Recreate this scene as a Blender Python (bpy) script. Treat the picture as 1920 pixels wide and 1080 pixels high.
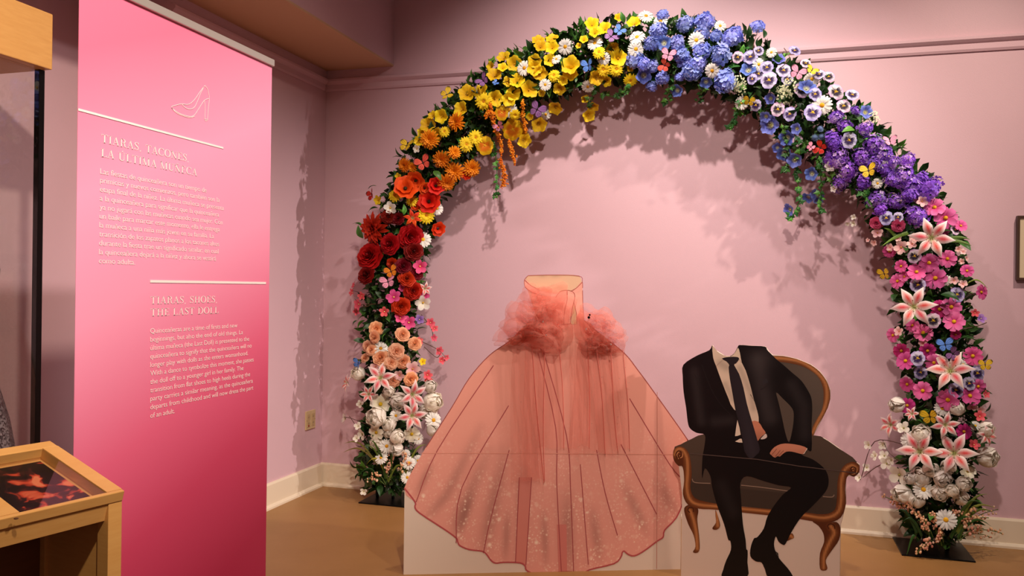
import bpy, bmesh, math, random
import numpy as np
from mathutils import Vector, Matrix
from mathutils.geometry import tessellate_polygon

random.seed(7); rng = np.random.default_rng(7)
S = bpy.context.scene
for o in list(bpy.data.objects): bpy.data.objects.remove(o)
COL = S.collection

# ------------------------------------------------------------------ camera
FPX = 1549.09
YAW, PITCH, ROLL = -0.2907, -0.0007, 0.0127
CAM = np.array([2.861, -5.061, 1.3719])
_f = np.array([math.sin(YAW)*math.cos(PITCH), math.cos(YAW)*math.cos(PITCH), math.sin(PITCH)])
_r = np.array([math.cos(YAW), -math.sin(YAW), 0.0]); _u = np.cross(_r, _f)
CR = _r*math.cos(ROLL) + _u*math.sin(ROLL); CU = -_r*math.sin(ROLL) + _u*math.cos(ROLL); CF = _f
cd = bpy.data.cameras.new('camera'); cam = bpy.data.objects.new('camera', cd); COL.objects.link(cam)
cd.sensor_width = 36; cd.lens = FPX/1920*36; cd.clip_start = 0.05; cd.clip_end = 100
cam.matrix_world = Matrix([[CR[0], CU[0], -CF[0], CAM[0]], [CR[1], CU[1], -CF[1], CAM[1]],
                           [CR[2], CU[2], -CF[2], CAM[2]], [0, 0, 0, 1]])
S.camera = cam
S.view_settings.view_transform = 'Standard'; S.view_settings.look = 'None'
S.view_settings.gamma = 1; S.view_settings.use_curve_mapping = False
S.view_settings.exposure = 0.2

# ------------------------------------------------------------------ world + lights
W = bpy.data.worlds.new('world'); S.world = W; W.use_nodes = True
bg = W.node_tree.nodes['Background']; bg.inputs[0].default_value = (1.0, 0.70, 0.62, 1); bg.inputs[1].default_value = 0.16

def spot(name, loc, target, power, angle, color=(1, .80, .62), blend=.6, size=.05):
    d = bpy.data.lights.new(name, 'SPOT'); d.energy = power; d.color = color
    d.spot_size = math.radians(angle); d.spot_blend = blend; d.shadow_soft_size = size
    o = bpy.data.objects.new(name, d); COL.objects.link(o); o.location = loc
    o.rotation_euler = (Vector(target)-Vector(loc)).to_track_quat('-Z', 'Y').to_euler()
    return o
spot('track_spot', (2.25, -1.75, 4.0), (2.0, 0, 1.5), 235, 86, (1, .87, .80), 1.0, .035)
spot('track_spot', (4.7, -1.7, 4.0), (3.3, 0, 1.35), 250, 70, (1, .84, .70), 1.0, .035)
spot('track_spot', (3.3, -1.5, 4.0), (2.9, 0, 1.7), 100, 60, (1, .88, .82), 1.0, .04)
spot('track_spot', (7.0, -1.3, 2.9), (0.1, -.4, 1.0), 620, 27, (1, .88, .84), .9, .05)
spot('track_spot', (4.2, -4.0, 4.0), (1.1, -2.9, 1.7), 430, 48, (1, .88, .82), .9, .08)
spot('track_spot', (3.4, -5.2, 4.0), (0.2, -3.1, 1.7), 560, 62, (1, .86, .68), 1.0, .08)
spot('track_spot', (2.9, -4.4, 4.0), (2.3, -.6, 1.15), 350, 66, (1, .86, .76), 1.0, .08)

# ------------------------------------------------------------------ helpers
def lin(c):
    if isinstance(c, str): c = tuple(int(c[i:i+2], 16) for i in (0, 2, 4))
    c = np.asarray(c, float)/255.0
    return np.where(c <= .04045, c/12.92, ((c+.055)/1.055)**2.4)
def ray(px): return (px[0]-960)/FPX*CR-(px[1]-540)/FPX*CU+CF
def on(px, axis, val):
    d = ray(px); return CAM+d*((val-CAM[axis])/d[axis])
def proj(P):
    d = np.asarray(P, float)-CAM; z = d@CF
    return np.stack([960+FPX*(d@CR)/z, 540-FPX*(d@CU)/z], -1)

MATS = {}
def mat(name, color=(200, 200, 200), rough=.6, metal=0, spec=.4, noise=None, bump=None, coat=0, alpha=None, emit=None):
    if name in MATS: return MATS[name]
    m = bpy.data.materials.new(name); m.use_nodes = True; nt = m.node_tree; b = nt.nodes['Principled BSDF']
    c = lin(color); b.inputs['Base Color'].default_value = (*c, 1); b.inputs['Roughness'].default_value = rough
    b.inputs['Metallic'].default_value = metal; b.inputs['Specular IOR Level'].default_value = spec
    b.inputs['Coat Weight'].default_value = coat
    tc = nt.nodes.new('ShaderNodeTexCoord')
    if noise:
        c2, sc, stretch = noise
        mp = nt.nodes.new('ShaderNodeMapping'); mp.inputs['Scale'].default_value = stretch
        n = nt.nodes.new('ShaderNodeTexNoise'); n.inputs['Scale'].default_value = sc; n.inputs['Detail'].default_value = 5
        mx = nt.nodes.new('ShaderNodeMix'); mx.data_type = 'RGBA'
        mx.inputs['A'].default_value = (*c, 1); mx.inputs['B'].default_value = (*lin(c2), 1)
        nt.links.new(tc.outputs['Object'], mp.inputs['Vector']); nt.links.new(mp.outputs['Vector'], n.inputs['Vector'])
        nt.links.new(n.outputs['Fac'], mx.inputs['Factor']); nt.links.new(mx.outputs['Result'], b.inputs['Base Color'])
    if bump:
        sc, st = bump
        n = nt.nodes.new('ShaderNodeTexNoise'); n.inputs['Scale'].default_value = sc; n.inputs['Detail'].default_value = 3
        bp = nt.nodes.new('ShaderNodeBump'); bp.inputs['Strength'].default_value = st; bp.inputs['Distance'].default_value = .01
        nt.links.new(tc.outputs['Object'], n.inputs['Vector']); nt.links.new(n.outputs['Fac'], bp.inputs['Height'])
        nt.links.new(bp.outputs['Normal'], b.inputs['Normal'])
    MATS[name] = m; return m

def vmat(name, rough=.6, spec=.3, transl=0.0, vary=0.0, sparkle=None):
    """material taking its colour from the mesh's own colour attribute"""
    if name in MATS: return MATS[name]
    m = bpy.data.materials.new(name); m.use_nodes = True; nt = m.node_tree; b = nt.nodes['Principled BSDF']
    out = nt.nodes['Material Output']
    a = nt.nodes.new('ShaderNodeVertexColor'); a.layer_name = 'Col'; src = a.outputs['Color']
    b.inputs['Roughness'].default_value = rough; b.inputs['Specular IOR Level'].default_value = spec
    if vary:
        oi = nt.nodes.new('ShaderNodeObjectInfo'); hs = nt.nodes.new('ShaderNodeHueSaturation')
        mr = nt.nodes.new('ShaderNodeMapRange'); mr.inputs['To Min'].default_value = 1-vary; mr.inputs['To Max'].default_value = 1+vary*.5
        mh = nt.nodes.new('ShaderNodeMapRange'); mh.inputs['To Min'].default_value = .5-vary*.05; mh.inputs['To Max'].default_value = .5+vary*.05
        nt.links.new(oi.outputs['Random'], mr.inputs['Value']); nt.links.new(mr.outputs['Result'], hs.inputs['Value'])
        nt.links.new(oi.outputs['Random'], mh.inputs['Value']); nt.links.new(mh.outputs['Result'], hs.inputs['Hue'])
        nt.links.new(src, hs.inputs['Color']); src = hs.outputs['Color']
    if sparkle:
        tc = nt.nodes.new('ShaderNodeTexCoord'); acc = None
        sx = nt.nodes.new('ShaderNodeSeparateXYZ'); nt.links.new(tc.outputs['Object'], sx.inputs[0])
        hm = nt.nodes.new('ShaderNodeMapRange'); hm.inputs['From Min'].default_value = .78; hm.inputs['From Max'].default_value = .25
        hm.inputs['To Min'].default_value = .0; hm.inputs['To Max'].default_value = 1.0
        nt.links.new(sx.outputs['Z'], hm.inputs['Value'])
        for sc, th in ((22, .30), (46, .34), (80, .4)):
            v = nt.nodes.new('ShaderNodeTexVoronoi'); v.inputs['Scale'].default_value = sc
            nt.links.new(tc.outputs['Object'], v.inputs['Vector'])
            r = nt.nodes.new('ShaderNodeMapRange'); r.inputs['From Min'].default_value = th; r.inputs['From Max'].default_value = .04
            r.inputs['To Max'].default_value = .95
            nt.links.new(v.outputs['Distance'], r.inputs['Value'])
            g = nt.nodes.new('ShaderNodeSeparateColor'); nt.links.new(v.outputs['Color'], g.inputs[0])
            k = nt.nodes.new('ShaderNodeMath'); k.operation = 'MULTIPLY'; nt.links.new(r.outputs['Result'], k.inputs[0]); nt.links.new(g.outputs[0], k.inputs[1])
            if acc is None: acc = k.outputs[0]
            else:
                ad = nt.nodes.new('ShaderNodeMath'); ad.operation = 'ADD'; ad.use_clamp = True
                nt.links.new(acc, ad.inputs[0]); nt.links.new(k.outputs[0], ad.inputs[1]); acc = ad.outputs[0]
        n = nt.nodes.new('ShaderNodeTexNoise'); n.inputs['Scale'].default_value = 9
        nt.links.new(tc.outputs['Object'], n.inputs['Vector'])
        k1 = nt.nodes.new('ShaderNodeMath'); k1.operation = 'MULTIPLY'; nt.links.new(acc, k1.inputs[0]); nt.links.new(hm.outputs['Result'], k1.inputs[1])
        k2 = nt.nodes.new('ShaderNodeMath'); k2.operation = 'MULTIPLY'; nt.links.new(k1.outputs[0], k2.inputs[0])
        nr = nt.nodes.new('ShaderNodeMapRange'); nr.inputs['From Min'].default_value = .35; nr.inputs['From Max'].default_value = .65; nr.inputs['To Max'].default_value = 1.3
        nt.links.new(n.outputs['Fac'], nr.inputs['Value']); nt.links.new(nr.outputs['Result'], k2.inputs[1])
        mx = nt.nodes.new('ShaderNodeMix'); mx.data_type = 'RGBA'; mx.inputs['B'].default_value = (*lin(sparkle), 1)
        nt.links.new(k2.outputs[0], mx.inputs['Factor']); nt.links.new(src, mx.inputs['A']); src = mx.outputs['Result']
    nt.links.new(src, b.inputs['Base Color'])
    if transl:
        t = nt.nodes.new('ShaderNodeBsdfTranslucent'); ms = nt.nodes.new('ShaderNodeMixShader'); ms.inputs[0].default_value = transl
        nt.links.new(src, t.inputs['Color']); nt.links.new(b.outputs[0], ms.inputs[1]); nt.links.new(t.outputs[0], ms.inputs[2])
        nt.links.new(ms.outputs[0], out.inputs['Surface'])
    MATS[name] = m; return m

def mesh(name, V, F, C=None, smooth=False):
    me = bpy.data.meshes.new(name); me.from_pydata([tuple(map(float, v)) for v in V], [], [tuple(map(int, f)) for f in F])
    if C is not None:
        a = me.color_attributes.new('Col', 'FLOAT_COLOR', 'POINT')
        arr = np.ones((len(V), 4), np.float32); arr[:, :3] = np.asarray(C)[:, :3]; a.data.foreach_set('color', arr.ravel())
    if smooth: me.polygons.foreach_set('use_smooth', [True]*len(me.polygons))
    me.update(); return me
def obj(name, me, m=None, parent=None, loc=None):
    o = bpy.data.objects.new(name, me); COL.objects.link(o)
    if m is not None and me is not None and not me.materials: me.materials.append(m)
    if parent: o.parent = parent
    if loc is not None: o.location = loc
    return o
def empty(name, loc, rz=0):
    o = bpy.data.objects.new(name, None); COL.objects.link(o); o.location = loc; o.rotation_euler = (0, 0, rz)
    o.empty_display_size = .1; return o
def tag(o, label=None, cat=None, group=None, kind=None):
    if label: o['label'] = label
    if cat: o['category'] = cat
    if group: o['group'] = group
    if kind: o['kind'] = kind
    return o

class MB:
    def __init__(s): s.V = []; s.F = []; s.C = []
    def add(s, V, F, C=None):
        b = len(s.V); s.V += [tuple(v) for v in V]; s.F += [tuple(i+b for i in f) for f in F]
        if C is not None:
            C = np.asarray(C, float); C = np.tile(C, (len(V), 1)) if C.ndim == 1 else C
            s.C += [tuple(c) for c in C]
        return s
    def build(s, name, m=None, parent=None, smooth=False): return obj(name, s.mesh(name, smooth), m, parent)
    def mesh(s, name, smooth=False): return mesh(name, s.V, s.F, s.C if len(s.C) == len(s.V) and s.V else None, smooth)
    def box(s, a, b, C=None):
        (x0, y0, z0), (x1, y1, z1) = a, b
        return s.hexa([(x0, y0, z0), (x1, y0, z0), (x1, y1, z0), (x0, y1, z0), (x0, y0, z1), (x1, y0, z1), (x1, y1, z1), (x0, y1, z1)], C)
    def hexa(s, P, C=None): return s.add(P, [(3, 2, 1, 0), (4, 5, 6, 7), (0, 1, 5, 4), (1, 2, 6, 5), (2, 3, 7, 6), (3, 0, 4, 7)], C)
    def tube(s, pts, r, n=6, C=None):
        pts = [Vector(p) for p in pts]; V = []; F = []; rs = r if hasattr(r, '__len__') else [r]*len(pts)
        up = Vector((0, 0, 1))
        for i, p in enumerate(pts):
            t = (pts[min(i+1, len(pts)-1)]-pts[max(i-1, 0)]).normalized()
            a = t.cross(up) if abs(t.z) < .95 else t.cross(Vector((0, 1, 0))); a.normalize(); b = t.cross(a)
            for k in range(n):
                q = p+(a*math.cos(2*math.pi*k/n)+b*math.sin(2*math.pi*k/n))*rs[i]; V.append(tuple(q))
        for i in range(len(pts)-1):
            for k in range(n): F.append((i*n+k, i*n+(k+1) % n, (i+1)*n+(k+1) % n, (i+1)*n+k))
        F.append(tuple(range(n))[::-1]); F.append(tuple((len(pts)-1)*n+k for k in range(n)))
        return s.add(V, F, C)
    def blob(s, c, r, C=None, n=6, m=4, sq=(1, 1, 1)):
        V = [(c[0], c[1], c[2]-r*sq[2])]; F = []
        for i in range(1, m):
            ph = math.pi*i/m-math.pi/2
            for k in range(n):
                th = 2*math.pi*k/n
                V.append((c[0]+r*sq[0]*math.cos(ph)*math.cos(th), c[1]+r*sq[1]*math.cos(ph)*math.sin(th), c[2]+r*sq[2]*math.sin(ph)))
        V.append((c[0], c[1], c[2]+r*sq[2]))
        for k in range(n): F.append((0, 1+(k+1) % n, 1+k))
        for i in range(m-2):
            for k in range(n): F.append((1+i*n+k, 1+i*n+(k+1) % n, 1+(i+1)*n+(k+1) % n, 1+(i+1)*n+k))
        t = len(V)-1; b = 1+(m-2)*n
        for k in range(n): F.append((b+k, b+(k+1) % n, t))
        return s.add(V, F, C)

def bevel(o, w=.004, seg=2):
    md = o.modifiers.new('bevel', 'BEVEL'); md.width = w; md.segments = seg; md.limit_method = 'ANGLE'; return o
def structure(name, mb, m, b=0):
    o = mb.build(name, m); o['kind'] = 'structure'
    if b: bevel(o, b)
    return o

# ------------------------------------------------------------------ the room
M_wall = mat('pink_wall_paint', (216, 178, 186), .5, spec=.35, noise=((211, 172, 180), 3, (1, 1, 1)), bump=(220, .08))
M_soffit = mat('soffit_underside_paint', (214, 176, 138), .7)
M_floor = mat('tan_floor', (164, 120, 70), .45, spec=.4, noise=((146, 104, 57), 5, (1, 1, 1)), bump=(60, .05))
M_base = mat('cream_trim_paint', (232, 214, 188), .3, spec=.5)
M_ceil = mat('ceiling_paint', (150, 110, 110), .9)
structure('floor', MB().box((-.6, -9, -.1), (9, .2, 0)), M_floor)
structure('wall_back', MB().box((-.6, 0, 0), (9, .2, 4.3)), M_wall)
structure('wall_left', MB().box((-.6, -1.574, 0), (0, 0, 4.3)), M_wall)
structure('wall_left_recess', MB().box((-.6, -9, 0), (-.44, -1.574, 4.3)), M_wall)
structure('ceiling', MB().box((-.6, -9, 4.3), (9, .2, 4.4)), M_ceil)
so = structure('soffit', MB().box((0, -8.9, 2.852), (.5, 0, 4.3)), M_wall)
sp = obj('soffit_underside', MB().box((0, -8.9, 2.840), (.5, 0, 2.852)).mesh('soffit_underside'), M_soffit, so)
BB = .157
def skirt_profile(name, axis, a, b):
    mb = MB()
    prof = [(0, 0), (.030, 0), (.030, .012), (.022, .024), (.016, .026), (.016, BB-.012), (.010, BB), (0, BB)]
    n = len(prof); V = []
    for e in (a, b):
        for d, z in prof: V.append((e, -d, z) if axis == 'x' else (d, e, z))
    F = [(i, (i+1) % n, n+(i+1) % n, n+i) for i in range(n)]+[tuple(range(n))[::-1], tuple(range(n, 2*n))]
    mb.add(V, F); structure(name, mb, M_base)
skirt_profile('baseboard_back', 'x', 0.0, 9)
skirt_profile('baseboard_left', 'y', -1.574, -.031)
def rail(name, axis, a, b):
    mb = MB(); prof = [(0, 2.695), (.008, 2.695), (.014, 2.708), (.014, 2.738), (.022, 2.745), (.034, 2.758), (.034, 2.772), (.02, 2.782), (0, 2.784)]
    n = len(prof); V = []
    for e in (a, b):
        for d, z in prof: V.append((e, -d, z) if axis == 'x' else (d, e, z))
    F = [(i, (i+1) % n, n+(i+1) % n, n+i) for i in range(n)]+[tuple(range(n))[::-1], tuple(range(n, 2*n))]
    mb.add(V, F); structure(name, mb, M_wall)
rail('trim_1', 'x', 0.0, 9); rail('trim_2', 'y', -1.574, -.035)

# ------------------------------------------------------------------ outlet on the left wall, plaque on the back wall
ol = empty('wall_outlet', (0, -.165, .41)); tag(ol, 'beige double outlet plate on the pink wall above the baseboard near the corner', 'outlet')
M_out = mat('beige_plastic', (206, 178, 132), .4)
bevel(MB().box((0, -.062, 0), (.008, .062, .125)).build('cover_plate', M_out, ol), .003)
for k in (-.029, .029):
    s_ = MB().box((.008, k-.017, .02), (.0105, k+.017, .102)).build('socket_insert', mat('beige_insert', (190, 160, 116), .45), ol)
    for z in (.038, .078):
        for dy in (-.006, .006): MB().box((.0105, k+dy-.0012, z), (.0108, k+dy+.0012, z+.009)).build('slot', mat('slot_black', (25, 20, 18), .6), s_)
MB().box((.0105, -.036, .022), (.0125, -.026, .034)).build('red_switch', mat('red_plastic', (150, 40, 30), .4), ol)
for y in (-.05, .05): MB().blob((.0085, y, .0625), .003, n=8).build('screw', mat('screw_metal', (150, 130, 100), .35, .8), ol)

pq = empty('wall_plaque', (4.187, 0, 1.447)); tag(pq, 'small cream framed plaque on the pink wall right of the flower arch', 'plaque')
MB().box((.012, -.022, .012), (.46, -.002, .333)).build('panel', mat('cream_panel', (214, 192, 160), .5), pq)
mb = MB(); mb.box((0, -.03, 0), (.012, 0, .345)); mb.box((.46, -.03, 0), (.472, 0, .345)); mb.box((.012, -.03, 0), (.46, 0, .012)); mb.box((.012, -.03, .333), (.46, 0, .345))
mb.build('frame', mat('plaque_frame', (72, 48, 36), .4), pq)

# ------------------------------------------------------------------ flat printed boards: pixel of the print -> board coordinates
class Board:
    def __init__(s, P0, deg):
        s.P = np.array(P0, float); a = math.radians(deg); s.a = a
        s.d = np.array([math.cos(a), math.sin(a), 0]); s.n = np.array([math.sin(a), -math.cos(a), 0])
    def uv(s, px):
        d = ray(px); t = ((s.P-CAM)@s.n)/(d@s.n); Q = CAM+d*t-s.P
        return (Q@s.d, Q[2])
    def px(s, U): U = np.asarray(U); return proj(s.P+np.outer(U[:, 0], s.d)+np.outer(U[:, 1], [0, 0, 1]))
def crop(x, y, s, pts): return [(x+a/s, y+b/s) for a, b in pts]
def smooth(pts, closed=True, n=4):
    P = np.array(pts, float); N = len(P); out = []
    rngi = range(N if closed else N-1)
    for i in rngi:
        if closed: p0, p1, p2, p3 = P[i-1], P[i], P[(i+1) % N], P[(i+2) % N]
        else: p0, p1, p2, p3 = P[max(i-1, 0)], P[i], P[i+1], P[min(i+2, N-1)]
        for k in range(n):
            t = k/n; out.append(.5*((2*p1)+(-p0+p2)*t+(2*p0-5*p1+4*p2-p3)*t*t+(-p0+3*p1-3*p2+p3)*t**3))
    if not closed: out.append(P[-1])
    return [tuple(o) for o in out]
def fill(U):
    V = [Vector((u, v, 0)) for u, v in U]; return tessellate_polygon([V])
def printed(board, parent, name, pts, w, color, m, n=4, grid=None, cfn=None):
    """flat printed patch: outline given in print pixels, lying w metres in front of the board face"""
    U = [board.uv(p) for p in (smooth(pts, True, n) if n else pts)]
    T = fill(U)
    if grid:
        bm = bmesh.new(); vs = [bm.verts.new((u, 0, v)) for u, v in U]
        for t in T:
            try: bm.faces.new([vs[i] for i in t])
            except ValueError: pass
        A = np.array(U); lo, hi = A.min(0), A.max(0)
        for ax in (0, 1):
            x = lo[ax]+grid
            while x < hi[ax]:
                co = (x, 0, 0) if ax == 0 else (0, 0, x); no = (1, 0, 0) if ax == 0 else (0, 0, 1)
                bmesh.ops.bisect_plane(bm, geom=bm.verts[:]+bm.edges[:]+bm.faces[:], plane_co=co, plane_no=no); x += grid
        bm.verts.ensure_lookup_table(); bm.verts.index_update()
        V = np.array([v.co[:] for v in bm.verts]); F = [[v.index for v in f.verts] for f in bm.faces]; bm.free()
        U = V[:, [0, 2]]
    else:
        U = np.array(U); F = T
    base = lin(color)
    C = np.tile(base, (len(U), 1)) if cfn is None else cfn(board.px(U), base)
    V = np.stack([U[:, 0], np.full(len(U), -w), U[:, 1]], -1)
    # face the viewer
    F2 = []
    for f in F:
        a, b, c = V[f[0]], V[f[1]], V[f[2]]
        F2.append(tuple(f) if np.cross(b-a, c-a)[1] < 0 else tuple(f)[::-1])
    return obj(name, mesh(name, V, F2, np.clip(C, 0, 1)), m, parent)
def ribbon2(P, Wd):
    P = np.array(P, float); N = len(P); V = []; F = []
    Wd = np.full(N, Wd) if not hasattr(Wd, '__len__') else np.array(Wd)
    for i in range(N):
        t = P[min(i+1, N-1)]-P[max(i-1, 0)]; t = t/(np.linalg.norm(t)+1e-9); nn = np.array([-t[1], t[0]])
        V += [P[i]+nn*Wd[i]/2, P[i]-nn*Wd[i]/2]
    for i in range(N-1): F.append((2*i+1, 2*i+3, 2*i+2, 2*i))
    return V, F
def line(board, parent, name, pts, w, wpx, color, m, n=4, taper=False):
    U = [board.uv(p) for p in (smooth(pts, False, n) if n else pts)]; k = wpx/ppm(board, pts[0])
    Wd = k if not taper else [k*(.3+.7*math.sin(math.pi*i/(len(U)-1))) for i in range(len(U))]
    V, F = ribbon2(U, Wd); V = [(v[0], -w, v[1]) for v in V]
    return obj(name, mesh(name, V, F, np.tile(lin(color), (len(V), 1))), m, parent)
def ppm(board, p):
    a = np.array(board.uv(p)); b = np.array(board.uv((p[0], p[1]+10))); return 10/np.linalg.norm(b-a)
def plate(board, parent, name, pts, th, m, n=0, closed_uv=None):
    U = closed_uv or [board.uv(p) for p in (smooth(pts, True, n) if n else pts)]
    N = len(U); T = fill(U); V = [(u, 0, v) for u, v in U]+[(u, th, v) for u, v in U]
    ar = sum(U[i-1][0]*U[i][1]-U[i][0]*U[i-1][1] for i in range(N))
    F = []
    for t in T:
        a, b, c = (np.array(U[i]) for i in t); s = (b[0]-a[0])*(c[1]-a[1])-(b[1]-a[1])*(c[0]-a[0])
        t = tuple(t) if s > 0 else tuple(t)[::-1]
        F.append(t); F.append(tuple(i+N for i in t[::-1]))
    for i in range(N):
        j = (i+1) % N; F.append((i, i+N, j+N, j) if ar > 0 else (j, j+N, i+N, i))
    return obj(name, mesh(name, V, F), m, parent)
def segdist(Q, pts):
    """distance and signed side of points Q to polyline pts, and the fraction along it"""
    Q = np.asarray(Q); pts = np.array(pts, float); best = np.full(len(Q), 1e9); side = np.zeros(len(Q)); fr = np.zeros(len(Q))
    n = len(pts)-1
    for i in range(n):
        a, b = pts[i], pts[i+1]; ab = b-a; t = np.clip(((Q-a)@ab)/(ab@ab), 0, 1); c = a+t[:, None]*ab
        d = np.linalg.norm(Q-c, axis=1); cr = ab[0]*(Q-a)[:, 1]-ab[1]*(Q-a)[:, 0]
        m_ = d < best; best[m_] = d[m_]; side[m_] = np.sign(cr[m_]); fr[m_] = (i+t[m_])/n
    return best, side, fr

M_board = mat('white_foam_board', (226, 204, 184), .55)
M_print = vmat('satin_print', .42, .35)
M_printd = vmat('sparkle_print', .45, .3, sparkle=(255, 220, 192))

# ------------------------------------------------------------------ gown standee
GB = Board((2.397, -0.981, 0), 22)
gown = empty('gown_standee', GB.P, GB.a)
tag(gown, 'life-size cutout board printed with a coral quinceanera ball gown trimmed with tulle bows', 'standee')
c3 = lambda p: crop(740, 500, 1.8625, p)
c4 = lambda p: crop(900, 490, 3.6, p)
cb = lambda p: crop(740, 880, 3.4286, p)
hem = cb([(1860, 195), (1810, 310), (1735, 390), (1725, 435), (1685, 462), (1600, 525), (1540, 555), (1500, 545), (1475, 525), (1462, 535), (1455, 560), (1410, 605),
          (1250, 645), (1215, 675), (1150, 675), (1138, 658), (1050, 660), (1020, 675), (960, 682), (880, 665), (845, 645), (838, 620), (805, 600), (700, 597), (650, 602),
          (620, 585), (590, 545), (560, 525), (480, 515), (420, 490), (405, 465), (395, 440), (320, 385), (160, 280), (130, 240), (132, 210), (62, 120)])
leftside = c3([(110, 630), (200, 490), (260, 390), (330, 310), (400, 260)])+[(985, 610), (1000, 602)]
rightside = [(1094, 600), (1120, 622)]+c3([(800, 300), (850, 362), (900, 430), (1020, 600), (1055, 665), (1060, 760)])
skirt = hem+leftside+rightside
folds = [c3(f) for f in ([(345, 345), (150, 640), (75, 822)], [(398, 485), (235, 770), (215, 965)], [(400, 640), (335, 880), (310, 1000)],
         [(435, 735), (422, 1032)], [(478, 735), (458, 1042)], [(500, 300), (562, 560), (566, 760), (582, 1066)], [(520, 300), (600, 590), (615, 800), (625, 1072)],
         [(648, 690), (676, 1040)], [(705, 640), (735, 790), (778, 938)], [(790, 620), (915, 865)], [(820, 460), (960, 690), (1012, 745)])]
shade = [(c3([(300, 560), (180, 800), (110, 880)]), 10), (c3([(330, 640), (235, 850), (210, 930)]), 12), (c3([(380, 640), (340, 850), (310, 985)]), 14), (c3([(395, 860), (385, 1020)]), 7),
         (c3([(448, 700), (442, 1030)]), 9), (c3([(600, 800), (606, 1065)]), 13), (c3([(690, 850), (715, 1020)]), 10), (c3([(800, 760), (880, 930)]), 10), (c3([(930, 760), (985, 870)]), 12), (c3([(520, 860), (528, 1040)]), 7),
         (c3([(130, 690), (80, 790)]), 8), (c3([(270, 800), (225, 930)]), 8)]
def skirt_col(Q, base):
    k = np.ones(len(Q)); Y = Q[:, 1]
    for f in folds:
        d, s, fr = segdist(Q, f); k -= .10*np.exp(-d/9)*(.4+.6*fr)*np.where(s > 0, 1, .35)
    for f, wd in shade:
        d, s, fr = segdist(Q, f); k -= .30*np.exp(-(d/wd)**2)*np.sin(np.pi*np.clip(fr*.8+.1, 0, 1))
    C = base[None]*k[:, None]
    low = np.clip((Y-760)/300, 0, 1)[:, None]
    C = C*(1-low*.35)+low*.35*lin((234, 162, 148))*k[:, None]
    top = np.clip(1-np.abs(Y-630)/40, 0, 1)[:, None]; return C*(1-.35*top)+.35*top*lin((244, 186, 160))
torso = c4([(325, 96), (312, 112), (300, 125), (303, 170), (326, 196), (345, 260), (372, 340), (392, 400), (385, 428), (720, 425), (702, 395), (692, 300), (690, 196), (694, 168), (690, 140), (668, 100), (590, 90), (400, 92)])
board_out = [(758, 915)]+leftside[:-2]+[(950, 636)]+c4([(330, 470), (370, 425), (372, 340), (345, 260), (326, 196), (303, 170), (300, 125), (312, 112), (325, 96), (400, 92), (590, 90), (668, 100), (690, 140), (694, 168), (690, 196), (692, 300), (702, 395), (730, 430)])+rightside[1:-1]+[(1300, 855)]
uvs = [GB.uv(p) for p in board_out]; uR = GB.uv((1277, 1000))[0]; uL = GB.uv((757.5, 1000))[0]
vs = GB.uv((1283, 930))[1]
outline = [(uL, 0)]+[(max(u, uL), v) for u, v in uvs]+[(GB.uv((1296, 900))[0], vs), (uR, vs-.01), (uR, 0)]
plate(GB, gown, 'foam_board', None, .014, M_board, closed_uv=outline)
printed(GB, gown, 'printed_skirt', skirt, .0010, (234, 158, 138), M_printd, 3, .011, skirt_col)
for i, f in enumerate(folds): line(GB, gown, 'fold_line', f, .0016, 1.6, (170, 78, 78), M_print)
line(GB, gown, 'hem_line', hem, .0016, 2.6, (186, 82, 84), M_print, 3)
line(GB, gown, 'side_outline', leftside[:-1], .0016, 1.5, (160, 80, 74), M_print); line(GB, gown, 'side_outline', rightside, .0016, 1.5, (170, 84, 76), M_print)
pl = c3([(435, 735), (478, 735), (470, 880), (458, 1045), (422, 1030), (428, 880)])
printed(GB, gown, 'dark_pleat', pl, .0013, (216, 132, 116), M_print, 0)
pl = c3([(566, 900), (600, 900), (602, 1062), (582, 1066), (572, 1064)])
printed(GB, gown, 'dark_pleat', pl, .0013, (212, 124, 112), M_print, 0)
printed(GB, gown, 'printed_skin', c4([(325, 96), (312, 120), (330, 150), (370, 185), (470, 210), (560, 215), (630, 195), (670, 160), (684, 135), (668, 100), (590, 90), (400, 92)]), .0010, (230, 186, 150), M_print, 3, .008,
        lambda Q, b: b[None]*(1-.22*np.exp(-((Q[:, 0]-1017)/9)**2-((Q[:, 1]-517)/4)**2)-.22*np.exp(-((Q[:, 0]-1042)/10)**2-((Q[:, 1]-517)/4)**2)-.08*np.exp(-((Q[:, 0]-1050)/8)**2-((Q[:, 1]-542)/8)**2))[:, None])
bod = printed(GB, gown, 'printed_bodice', c4([(345, 215), (420, 230), (510, 235), (545, 208), (590, 195), (630, 208), (652, 190), (690, 172), (692, 300), (702, 395), (712, 422), (385, 424), (392, 400), (372, 340)]), .0013, (246, 178, 156), M_print, 3, .01,
        lambda Q, b: b[None]*(1-.10*np.abs(np.sin(Q[:, 0]*.21)*np.sin(Q[:, 1]*.17)))[:, None])
for s in ([(300, 125), (316, 128), (350, 170), (400, 205), (390, 222), (345, 205), (305, 172)], [(690, 140), (675, 148), (640, 190), (615, 205), (625, 220), (660, 205), (692, 180)]):
    printed(GB, gown, 'off_shoulder_strap', c4(s), .0016, (246, 170, 150), M_print, 3)
printed(GB, bod, 'lace_panel', c4([(634, 275), (650, 360), (652, 424), (614, 424), (622, 350)]), .0019, (222, 178, 140), M_print, 0)
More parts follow.
